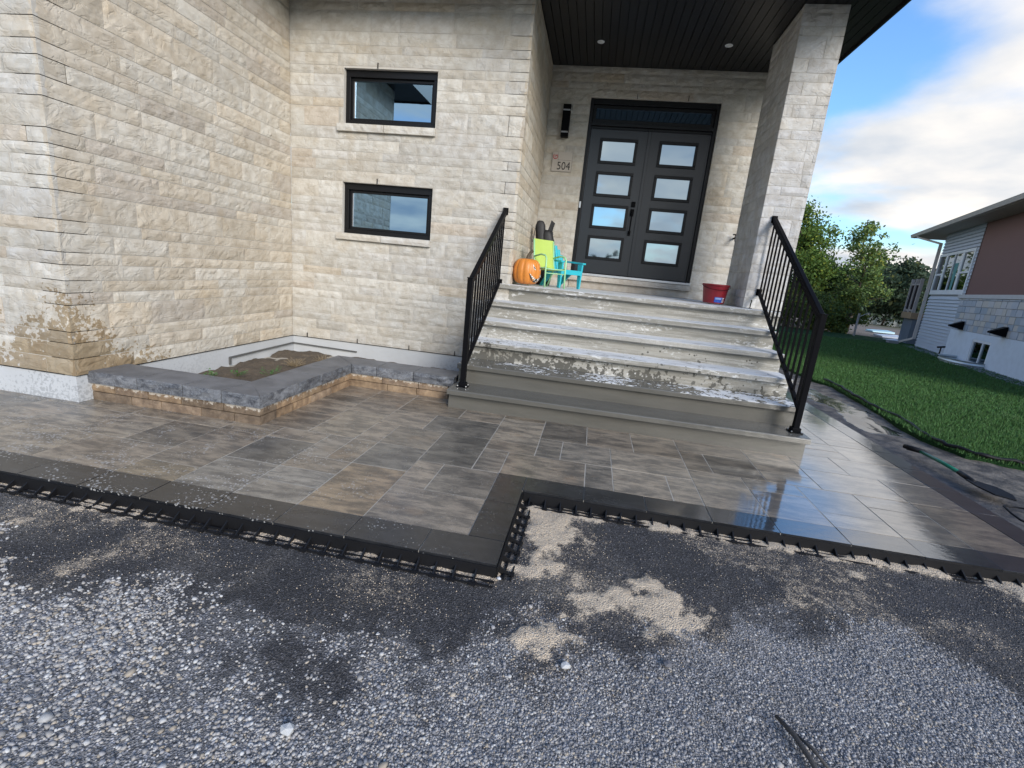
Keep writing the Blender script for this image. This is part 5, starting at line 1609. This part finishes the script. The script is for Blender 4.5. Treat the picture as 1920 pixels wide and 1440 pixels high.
m = MB(); m.tube([(0.162 * math.cos(a), 0.162 * math.sin(a) * 1.03, 0.222 - 0.05 * math.sin((a - math.pi) )) for a in [math.pi + math.pi * t / 14 for t in range(15)]], 0.003, 6); m.build('bail_handle', M['blackmetal'], bu)
def sticker(a0, a1, z0, z1, name, mat, off=0.0025):
    m = MB(); vs = []; fs = []; k_ = 8
    for k in range(k_ + 1):
        a = R(a0 + (a1 - a0) * k / k_)
        for z in (z0, z1):
            rr = 0.122 + (0.150 - 0.122) * (z - 0.012) / 0.203 + off
            vs.append((rr * math.cos(a), rr * math.sin(a), z))
    for k in range(k_): fs.append((2 * k, 2 * k + 2, 2 * k + 3, 2 * k + 1))
    m.add(vs, fs); m.build(name, mat, bu)
sticker(-100, -58, 0.025, 0.088, 'blue_sticker', simple('sticker_blue', (0.03, 0.09, 0.42), 0.35))
sticker(-57, -45, 0.03, 0.084, 'white_sticker', simple('sticker_white', (0.7, 0.7, 0.72), 0.35))
sticker(-54, -48, 0.04, 0.074, 'sticker_print', simple('sticker_red', (0.3, 0.03, 0.06), 0.35), 0.0035)
sticker(-96, -64, 0.06, 0.082, 'sticker_print', simple('sticker_pale', (0.25, 0.36, 0.6), 0.35), 0.0035)

# ------------------------------------------------------------------ things on the mud strip
sh = empty('garden_spade', (3.20, 4.90, 0)); tag(sh, 'long green handled spade with black grip lying on the mud by the pavers', 'spade')
so = Vector((3.20, 4.90, 0))
def shp(pts): return [Vector(p) - so for p in pts]
m = MB(); m.tube(shp([(3.165, 4.97, .03), (3.20, 4.90, .034), (3.26, 4.83, .034)]), [0.021, 0.024, 0.019], 10); m.tube(shp([(3.185, 4.95, .012), (3.25, 4.80, .03)]), 0.012, 8); m.build('grip', M['plastic'], sh, smooth=True)
m = MB(); m.tube(shp([(3.235, 4.86, .03), (3.245, 4.6, .03), (3.235, 4.33, .028)]), 0.0155, 10); m.build('shaft', simple('green_fibreglass', (0.012, 0.17, 0.10), 0.3, 0, 0.1, 60, 0.4, 14), sh, smooth=True)
m = MB(); m.tube(shp([(3.235, 4.35, .028), (3.225, 4.24, .025), (3.22, 4.16, .022)]), [0.02, 0.021, 0.017], 10); m.build('socket', M['plastic'], sh, smooth=True)
m = MB(); vs = []
for (x, y, z) in ((3.185, 4.20, .014), (3.255, 4.20, .014), (3.33, 4.08, .02), (3.34, 3.95, .02), (3.30, 3.86, .012), (3.20, 3.92, .012), (3.16, 4.04, .02)): vs.append(Vector((x, y, z)) - so)
vs += [v + Vector((0, 0, .012)) for v in vs]
m.add(vs, [tuple(range(6, -1, -1)), tuple(range(7, 14))] + [(k, (k + 1) % 7, 7 + (k + 1) % 7, 7 + k) for k in range(7)]); m.build('blade', M['plastic'], sh, bevel=0.003)
m = MB()
cp = [(4.0, 8.6, .03), (4.02, 8.05, .03), (3.90, 7.47, .03), (3.84, 6.8, .03), (3.86, 6.2, .02), (3.72, 5.6, .02), (3.68, 5.2, .03), (3.83, 4.97, .03), (4.12, 4.90, .03), (4.6, 4.7, .03), (5.4, 4.4, .03)]
cps = []
for k in range(len(cp) - 1):
    for t in range(6): 
        a, b = Vector(cp[k]), Vector(cp[k + 1]); q = a.lerp(b, t / 6); q.z += 0.008 * math.sin(k * 3 + t); cps.append(q)
m.tube([c + Vector((0, 0, .015)) for c in cps], 0.018, 8)
o = m.build('drain_hose', M['plastic'], smooth=True); tag(o, 'long black pipe snaking along the edge of the lawn', 'pipe')
m = MB(); m.tube([(3.24 + 0.13 * math.cos(a), 3.62 + 0.2 * math.sin(a), -0.01 + 0.01 * math.sin(a * 3)) for a in [0.6 + 0.35 * k for k in range(15)]], 0.007, 6)
o = m.build('wire_loop', M['plastic'], smooth=True); tag(o, 'black cable curled beside the spade blade', 'cable')
m = MB().col((0.06, 0.055, 0.05)); m.tube([(0.80, 1.47, -.06), (0.83, 1.40, -.052), (0.85, 1.33, -.055), (0.86, 1.24, -.06)], [.006, .009, .009, .006], 6); m.tube([(0.83, 1.42, -.055), (0.87, 1.36, -.05), (0.90, 1.30, -.058)], [.003, .006, .004], 6)
o = m.build('stick', M['tone'], smooth=True); tag(o, 'dark wet forked stick lying in the gravel at the bottom of the picture', 'stick')
def rock(x, y, z, r_, tone, label):
    bv, bf = ico(); rg = np.random.RandomState(int(abs(x * 1000)) + 7)
    v = bv * (1 + rg.uniform(-.2, .2, (12, 1))) * np.array([1, .8, .6]) * r_ + np.array([x, y, z])
    m = MB().col(tone); m.add([tuple(p) for p in v], [tuple(f) for f in bf])
    o = m.build('rock', M['pebble']); tag(o, label, 'rock')
rock(0.46, 1.60, -0.06, 0.022, (0.12, 0.12, 0.13), 'dark angular stone at the lower edge of the sand spill')
rock(-0.252, 1.905, -0.055, 0.011, (0.6, 0.6, 0.6), 'round white pebble at the outer corner of the charcoal border')
rock(0.08, 1.49, -0.06, 0.02, (0.45, 0.45, 0.44), 'pale rounded stone left of the forked stick below the sand')
rock(-0.72, 1.03, -0.06, 0.026, (0.5, 0.5, 0.48), 'largest pale stone at the lower left edge of the gravel')

# ------------------------------------------------------------------ neighbour's house
PHI = R(17)
NC = Vector((11.90, 19.68, 0)); nh = empty('neighbour_house', NC, -R(107))
tag(nh, 'raised bungalow with grey siding, brown panels, stone band and white foundation', 'house')
sid = mat_tone('vinyl_siding', 0.5, 60, 0.1, 0.003, 5, 0.4, 0.93, 1.07)
def nbx(m_, *a): m_.box(*a); return m_
# local: x toward the camera along the wall, y into the house, z up
m = MB()
nbx(m, 0, 12, 0.012, 0.3, -0.4, 4.0); nbx(m, 0, 0.3, 0.3, 9, -0.4, 4.0); nbx(m, 0.3, 12, 8.7, 9, -0.4, 4.0)
m.build('wall', simple('sheathing', (0.30, 0.32, 0.35), 0.8), nh)
m = MB()
k = 0
z = -0.05
while z < 3.94:
    m.col((0.46, 0.51, 0.58))
    segs = [(0.0, 3.1 if z < 1.9 else 3.3)]
    if z + 0.1 > 1.9 and z < 3.28: segs = [(3.14, 3.3)]
    for a, b in segs:
        m.hexa([(a, -0.040, z), (b, -0.040, z), (b, 0.012, z), (a, 0.012, z), (a, -0.001, z + 0.105), (b, -0.001, z + 0.105), (b, 0.012, z + 0.105), (a, 0.012, z + 0.105)])
    z += 0.105
o = m.build('siding', sid, nh); o['kind'] = 'stuff'
m = MB(); nbx(m, 3.3, 12, -0.02, 0.012, 1.9, 3.96)
m.build('brown_panel', simple('brown_fibre_panel', (0.175, 0.088, 0.076), 0.7, 0, 0.15, 60, 0.06, 1), nh)
m = MB(); nbx(m, 3.27, 3.33, -0.03, -0.0205, 1.9, 3.96); m.build('panel_trim', simple('brown_trim', (0.10, 0.055, 0.05), 0.6), nh)
m = MB(); nbx(m, 2.9, 12, -0.07, 0.012, 1.79, 1.895); m.build('belt_trim', simple('pale_trim', (0.5, 0.5, 0.5), 0.6), nh)
m = MB(); nbx(m, 3.1, 12, -0.03, 0.012, 0.86, 1.79); sb_ = m.build('stone_backing', simple('grey_mortar', (0.30, 0.31, 0.33), 0.9), nh)
ST_ = [(0.44, 0.47, 0.52), (0.37, 0.41, 0.47), (0.50, 0.50, 0.51), (0.47, 0.455, 0.44), (0.34, 0.39, 0.45), (0.53, 0.50, 0.46)]
z = 0.865; row = 0
while z < 1.77:
    hgt = random.choice([0.15, 0.18, 0.22]); e = min(z + hgt, 1.785)
    x = 3.1 - random.uniform(0, 0.1)
    while x < 9.0:
        L = random.uniform(0.18, 0.42)
        m = MB().col(random.choice(ST_)); gq = 0.008; d = random.uniform(0.012, 0.03)
        a, b = max(x, 3.1) + gq, x + L - gq
        m.hexa([(a, -0.03 - d, z + gq), (b, -0.03 - d, z + gq), (b, -0.03, z + gq), (a, -0.03, z + gq), (a + random.uniform(0, .02), -0.03 - d, e - gq), (b - random.uniform(0, .02), -0.03 - d, e - gq), (b, -0.03, e - gq), (a, -0.03, e - gq)])
        m.build('stone', M['pebble'] if False else sid, sb_); x += L
    z = e
m = MB(); nbx(m, 3.08, 4.9, -0.05, 0.012, -0.4, 0.86); nbx(m, 6.06, 12, -0.05, 0.012, -0.4, 0.86); nbx(m, 4.9, 6.06, -0.05, 0.012, 0.69, 0.86); nbx(m, 4.9, 6.06, -0.05, 0.012, -0.4, 0.0)
m.build('foundation', simple('white_parging', (0.62, 0.68, 0.75), 0.85, 0, 0.2, 12), nh)
def nwin(name, x0, x1, z0, z1, verts_, hor, t=0.06, y=-0.045, mat=M['darkglass']):
    f = MB()
    f.box(x0, x1, y, y + 0.06, z0, z0 + t * 1.6); f.box(x0, x1, y, y + 0.06, z1 - t, z1); f.box(x0, x0 + t, y, y + 0.06, z0 + t * 1.6, z1 - t); f.box(x1 - t, x1, y, y + 0.06, z0 + t * 1.6, z1 - t)
    for (v, wd) in verts_: f.box(v - wd / 2, v + wd / 2, y + 0.004, y + 0.06, z0 + t * 1.6, z1 - t)
    for (a, b, zz_) in hor: f.box(a, b, y + 0.006, y + 0.06, zz_ - 0.03, zz_ + 0.03)
    w_ = f.build(name, M['white'], nh)
    edges = [x0 + t] + [v for v, q in verts_] + [x1 - t]
    for a, b in zip(edges[:-1], edges[1:]):
        g_ = MB(); g_.box(a, b, y + 0.03, y + 0.036, z0 + t, z1 - t); g_.build('pane', mat, w_)
    return w_
mw = nwin('window', 0.0, 3.12, 1.90, 3.28, ((0.75, 0.16), (1.5, 0.05), (2.22, 0.16)), ((0.1, 0.70, 2.58), (2.3, 3.05, 2.58)), 0.09)
m = MB(); m.hexa([(1.75, -0.02, 2.0), (1.9, -0.02, 2.0), (1.9, -0.014, 2.0), (1.75, -0.014, 2.0), (1.62, -0.02, 2.9), (1.95, -0.02, 2.9), (1.95, -0.014, 2.9), (1.62, -0.014, 2.9)])
m.build('curtain', simple('teal_curtain', (0.10, 0.28, 0.27), 0.8), mw)
nwin('basement_window', 4.9, 6.06, 0.0, 0.69, ((5.55, 0.05),), (), 0.06, -0.04)
for x in (3.9, 6.6):
    m = MB(); m.hexa([(x - .05, -0.36, 0.95), (x + .11, -0.36, 0.95), (x + .14, -0.052, 0.88), (x - .12, -0.052, 0.88), (x - .05, -0.36, 0.99), (x + .11, -0.36, 0.99), (x + .14, -0.066, 1.13), (x - .12, -0.066, 1.13)])
    m.build('vent_hood', M['blackmetal'], nh)
# roof: eave, gutter, soffit
m = MB()
m.add([(-1.65, -0.6, 4.07), (12.6, -0.6, 4.07), (12.6, 4.5, 5.5), (3.5, 4.5, 5.5), (-1.65, 9.6, 4.07), (12.6, 9.6, 4.07)], [(0, 1, 2, 3), (0, 3, 4), (3, 2, 5, 4)])
m.build('roof', simple('grey_shingle', (0.12, 0.12, 0.13), 0.9, 0, 0.5, 14), nh)
m = MB(); m.hexa([(-1.6, -0.56, 3.97), (12, -0.56, 3.97), (12, 0.01, 3.95), (-1.6, 0.01, 3.95), (-1.6, -0.56, 3.985), (12, -0.56, 3.985), (12, 0.01, 3.965), (-1.6, 0.01, 3.965)])
m.box(-1.6, 0.0, 0.01, 9.4, 3.95, 3.965)
m.build('soffit', simple('taupe_soffit', (0.42, 0.38, 0.34), 0.7, 0, 0.05, 30), nh)
m = MB(); m.box(-1.68, 12.0, -0.57, -0.56, 3.97, 4.08)
m.hexa([(-1.7, -0.66, 3.98), (12, -0.66, 3.98), (12, -0.57, 3.98), (-1.7, -0.57, 3.98), (-1.7, -0.70, 4.09), (12, -0.70, 4.09), (12, -0.57, 4.09), (-1.7, -0.57, 4.09)])
m.build('gutter', simple('sand_gutter', (0.50, 0.46, 0.42), 0.5), nh)
m = MB(); m.bar((-0.9, -0.62, 4.0), (-0.9, -0.62, 3.93), 0.08, 0.08); m.bar((-0.9, -0.62, 3.93), (-0.1, -0.10, 3.66), 0.08, 0.06); m.bar((-0.1, -0.10, 3.68), (-0.05, -0.10, 0.28), 0.09, 0.07); m.bar((-0.05, -0.10, 0.3), (-0.35, -0.5, 0.06), 0.09, 0.07)
m.build('downspout', simple('sand_downspout', (0.52, 0.47, 0.43), 0.5), nh)
m = MB(); m.box(-0.7, -0.25, -0.75, -0.45, -0.03, 0.10); m.build('splash_block', simple('grey_block', (0.25, 0.25, 0.26), 0.9), nh)
# corrugated window well
ww = empty('window_well', NC + Vector((-math.sin(PHI) * 5.2, -math.cos(PHI) * 5.2, 0)), -R(107)); tag(ww, 'galvanised corrugated window well in front of the neighbours basement window', 'window well')
galv = simple('galvanised_steel', (0.5, 0.56, 0.6), 0.35, 0.6)
m = MB(); vs = []; fs = []; nr = 21; na = 24
for b in range(nr):
    z = -0.25 + 0.4 * b / (nr - 1); off = 0.02 * math.cos(b * math.pi / 2)
    for a in range(na + 1):
        t = math.pi * a / na; x = -0.95 * math.cos(t) * (1 + off * .5); y = -0.055 - (0.62 + off) * math.sin(t) ** 0.7 if 0 < a < na else -0.055
        vs.append((x, y, z)); 
for b in range(nr - 1):
    for a in range(na): i = b * (na + 1) + a; fs.append((i, i + 1, i + na + 2, i + na + 1))
m.add(vs, fs); m.build('corrugated_wall', galv, ww, smooth=True)
fp = empty('garden_hose_stand', ww.location + Vector((0.05, 1.4, 0)), 0.3); tag(fp, 'small dark hose stand beside the window well of the neighbours house', 'hose stand')
m = MB(); m.tube([(0, 0, -.05), (0, 0, .30)], 0.02, 6); m.tube([(-.12, 0, .30), (.12, 0, .33)], 0.03, 6); m.build('stand', M['plastic'], fp)
# pebble strip along the foundation
m = MB().col((0.2, 0.21, 0.24))
rg = random.Random(4)
bv, bf = ico()
for k in range(900):
    s_ = rg.uniform(0.3, 9.0); off = 0.06 + 0.42 * rg.random() ** 1.3; rr = rg.uniform(0.02, 0.045)
    x = NC.x - math.sin(PHI) * s_ - math.cos(PHI) * off; y = NC.y - math.cos(PHI) * s_ + math.sin(PHI) * off
    q = rg.uniform(0.5, 1.4); m.col((0.17 * q, 0.18 * q, 0.21 * q))
    m.add([(x + v[0] * rr, y + v[1] * rr, 0.015 + v[2] * rr * .6) for v in bv], [tuple(f) for f in bf])
o = m.build('pebble_strip', M['pebble']); tag(o, 'grey pebble strip along the neighbours foundation', kind='stuff')

# deck behind the neighbour's corner
dk_ = empty('timber_deck', (12.45, 21.35, 0), -R(107)); tag(dk_, 'raised timber deck with dark privacy panels behind the neighbours house', 'deck')
wd = simple('new_timber', (0.36, 0.25, 0.15), 0.8, 0, 0.3, 30); wg = simple('weathered_post', (0.40, 0.36, 0.34), 0.8)
m = MB(); m.box(-1.0, 0.4, -0.1, 2.4, 0.96, 1.20); m.build('deck_platform', wd, dk_)
m = MB(); m.box(-0.9, 0.35, 0.0, 2.3, -0.1, 0.955); m.build('skirting', simple('blue_grey_skirt', (0.16, 0.19, 0.23), 0.8), dk_)
for x in (-0.85, -0.25, 0.32):
    m = MB(); m.box(x - 0.05, x + 0.05, -0.09, 0.01, 1.2, 2.5); m.build('post', wg, dk_)
for a, b in ((-0.8, -0.3), (-0.2, 0.27)):
    m = MB(); m.box(a, b, -0.05, -0.03, 1.32, 2.25); m.build('privacy_panel', simple('dark_panel', (0.02, 0.016, 0.02), 0.8, spec=0.1), dk_)
m = MB(); m.box(-0.8, 0.27, -0.07, -0.02, 1.25, 1.31); m.box(-0.8, 0.27, -0.07, -0.02, 2.26, 2.31); m.build('rail', wg, dk_)

# small things at the far edge of the lawn
def onaz(az, d): return (math.sin(R(az)) * d, math.cos(R(az)) * d)
x, y = onaz(26.4, 25.0)
fpst = empty('fence_post', (x, y, -0.1)); tag(fpst, 'pale wooden stake standing at the far edge of the lawn', 'post')
m = MB(); m.box(-.03, .03, -.03, .03, 0, 1.05); m.build('stake', wg, fpst)
m = MB(); m.tube([(.02, 0, .9), (.35, 0, 1.1), (.5, 0.1, 1.05)], [.02, .015, .008], 5); m.build('branch', wg, fpst)
for az, d, w_, lab in ((29.2, 29.0, 1.0, 'white sheet lying on the dirt bank nearest the deck'), (28.4, 33.5, 1.1, 'pale blue sheet lying farther out on the dirt bank'), (29.6, 25.2, .55, 'small white slab at the far edge of the lawn by the downspout')):
    x, y = onaz(az, d); m = MB()
    m.hexa([(x - w_ / 2, y - .3, -0.09), (x + w_ / 2, y - .3, -0.09), (x + w_ / 2, y + .5, -0.09), (x - w_ / 2, y + .5, -0.09), (x - w_ / 2, y - .28, -0.03), (x + w_ / 2, y - .28, 0.0), (x + w_ / 2, y + .45, 0.05), (x - w_ / 2, y + .45, 0.0)])
    o = m.build('tarp', M['white'] if d < 30 else simple('pale_blue_tarp', (0.4, 0.6, 0.65), 0.5)); tag(o, lab, 'tarp')

# ------------------------------------------------------------------ trees
def mat_leafy(name, k=1.0):
    n = NT(name)
    n.set('Base Color', n.mix(n.noise(1.1, 3), n.mix(1.0, n.attr(), (0.7, 0.75, 0.7), 'MULTIPLY'), n.mix(1.0, n.attr(), (1.25, 1.2, 1.1), 'MULTIPLY')))
    n.set('Roughness', 0.6); n.b.inputs['Specular IOR Level'].default_value = 0.2
    tr = n.t.nodes.new('ShaderNodeBsdfTranslucent'); n.lk(n.attr(), tr.inputs[0])
    mx = n.t.nodes.new('ShaderNodeMixShader'); mx.inputs[0].default_value = 0.3
    n.lk(n.b.outputs[0], mx.inputs[1]); n.lk(tr.outputs[0], mx.inputs[2]); n.lk(mx.outputs[0], n.out.inputs[0])
    return n.m
M['foliage'] = mat_leafy('foliage')
M['bark'] = simple('bark', (0.10, 0.08, 0.06), 0.9, 0, 0.6, 30, 0.3, 6)
def leaves_np(ctrs, size, tone, rng, spread=1.0):
    n_ = len(ctrs)
    d = rng.normal(size=(n_, 3)); d /= np.linalg.norm(d, axis=1)[:, None]
    e = rng.normal(size=(n_, 3)); e -= (e * d).sum(1)[:, None] * d; e /= np.linalg.norm(e, axis=1)[:, None]
    s = size * rng.uniform(0.6, 1.3, (n_, 1))
    P = np.stack([ctrs - d * s, ctrs - e * s * 0.55, ctrs + d * s, ctrs + e * s * 0.55], 1).reshape(-1, 3)
    F = np.arange(n_ * 4).reshape(-1, 4)
    C = np.array(tone) * rng.uniform(0.55, 1.5, (n_, 1))
    yel = rng.rand(n_, 1) < 0.12
    C = np.where(yel, C * np.array([1.9, 1.35, 0.8]), C)
    return P, F, np.repeat(C, 4, 0)
def tree(x, y, h, w, label, n_l, size, tone, seed, shape='round', base=0.12, group='trees beyond the lawn', cat='tree', name='deciduous_tree', dens=1.0, z0=-0.12):
    rng = np.random.RandomState(seed)
    root = empty(name, (x, y, z0)); tag(root, label, cat, group)
    rr = random.Random(seed)
    m = MB(); tips = []
    th = h * 0.9
    trunk = [Vector((0, 0, -0.1))]
    for k in range(1, 8):
        t = k / 7; trunk.append(Vector((rr.uniform(-.03, .03) * w * k, rr.uniform(-.03, .03) * w * k, th * t)))
    m.tube(trunk, [max(0.015, 0.018 * h * (1 - 0.9 * k / 7)) for k in range(8)], 8)
    nl = 26 if h > 3 else 14
    for k in range(nl):
        t = base + (0.97 - base) * (k + rr.random()) / nl
        p = trunk[0].lerp(trunk[-1], t)
        seg = min(6, int(t * 7)); p = trunk[seg].lerp(trunk[seg + 1], t * 7 - seg)
        if shape == 'round': rad_ = w / 2 * math.sin(math.pi * min(1, (0.16 + 0.84 * t)) ** 1.15) ** 0.8
        else: rad_ = w / 2 * (1 - t) ** 0.7 * (0.5 + min(1, t * 4) * 0.5)
        rad_ *= rr.uniform(0.55, 1.2)
        a = rr.uniform(0, 6.283); up = rr.uniform(0.15, 0.7)
        q = p + Vector((math.cos(a) * rad_, math.sin(a) * rad_, rad_ * up))
        mid = p.lerp(q, 0.5) + Vector((0, 0, 0.08 * rad_))
        m.tube([p, mid, q], [0.006 * h * (1 - t * .6), 0.004 * h * (1 - t * .6), 0.004], 5)
        tips.append((p, mid, q, rad_))
    m.build('trunk', M['bark'], root, smooth=True)
    cs = []
    tot = sum(t_[3] for t_ in tips)
    for (p, mid, q, rad_) in tips:
        n_ = int(n_l * rad_ / tot)
        ncl = max(3, int(rad_ / (w * 0.05)))
        for c in range(ncl):
            t = 0.35 + 0.68 * rng.rand(); cc = np.array(p.lerp(q, t)) + rng.normal(size=3) * rad_ * 0.16
            r_ = w * 0.055 * rng.uniform(0.6, 1.5)
            cs.append(cc + rng.normal(size=(max(1, n_ // ncl), 3)) * r_ * np.array([1, 1, .75]))
    cs = np.concatenate(cs)
    P, F, C = leaves_np(cs, size, tone, rng)
    mesh_np('crown', P, F, M['foliage'], C, parent=root)
    return root
x, y = onaz(20.4, 27.5); tree(x, y, 6.3, 3.7, 'dense green tree beyond the lawn, leftmost, directly right of the pillar', 16000, 0.075, (0.12, 0.195, 0.048), 11, 'round', 0.10)
x, y = onaz(25.7, 29.0); tree(x, y, 5.8, 2.5, 'sparse airy tree beyond the lawn with sky showing through its crown', 4800, 0.075, (0.15, 0.225, 0.075), 23, 'round', 0.2)
x, y = onaz(22.6, 30.0); tree(x, y, 3.3, 3.6, 'dark bushy tree filling the gap between the dense and the airy tree', 7000, 0.09, (0.07, 0.12, 0.042), 31, 'round', 0.06)
x, y = onaz(28.3, 50.0); tree(x, y, 4.9, 7.0, 'rounded dark tree on the near shore of the pond', 8000, 0.16, (0.055, 0.085, 0.052), 37, 'round', 0.05)
x, y = onaz(30.6, 60.0); tree(x, y, 4.4, 8.0, 'low dark tree half hidden behind the timber deck', 6000, 0.18, (0.055, 0.085, 0.052), 41, 'round', 0.05)
x, y = onaz(26.0, 56.0); tree(x, y, 4.6, 7.0, 'dark round tree across the pond behind the stake', 7000, 0.18, (0.055, 0.085, 0.052), 43, 'round', 0.05)
for az, d, hh, ww_, lab, sd_ in ((21.2, 25.2, 1.7, 2.6, 'yellow green shrub at the foot of the dense tree', 51), (23.6, 25.6, 1.8, 2.0, 'olive bush left of the pale stake', 53), (25.3, 26.2, 1.5, 1.4, 'thin straggly bush right behind the pale stake', 57), (17.4, 25.0, 2.0, 3.0, 'dark shrub seen through the bars of the right railing', 59)):
    x, y = onaz(az, d); tree(x, y, hh, ww_, lab, 3600, 0.06, (0.12, 0.16, 0.045), sd_, 'round', 0.03, 'shrubs at the lawn edge', 'shrub', 'shrub')
# distant wood that closes the horizon all round (also what the windows mirror)
rng = np.random.RandomState(77)
cs = []
for k in range(420):
    a = rng.uniform(0, 2 * math.pi); d = rng.uniform(90, 150)
    if abs(((a - R(27) + math.pi) % (2 * math.pi)) - math.pi) < R(9): d = rng.uniform(110, 150)
    c = np.array([math.sin(a) * d, math.cos(a) * d, 0]); hh = rng.uniform(4, 8.5)
    cs.append(c + rng.normal(size=(90, 3)) * np.array([3.4, 3.4, hh * 0.22]) + np.array([0, 0, hh * 0.42]))
cs = np.concatenate(cs); P, F, C = leaves_np(cs, 0.8, (0.030, 0.046, 0.028), rng)
o = mesh_np('distant_woodland', P, F, M['foliage'], C, kind='stuff'); o['label'] = 'distant low woodland along the horizon'
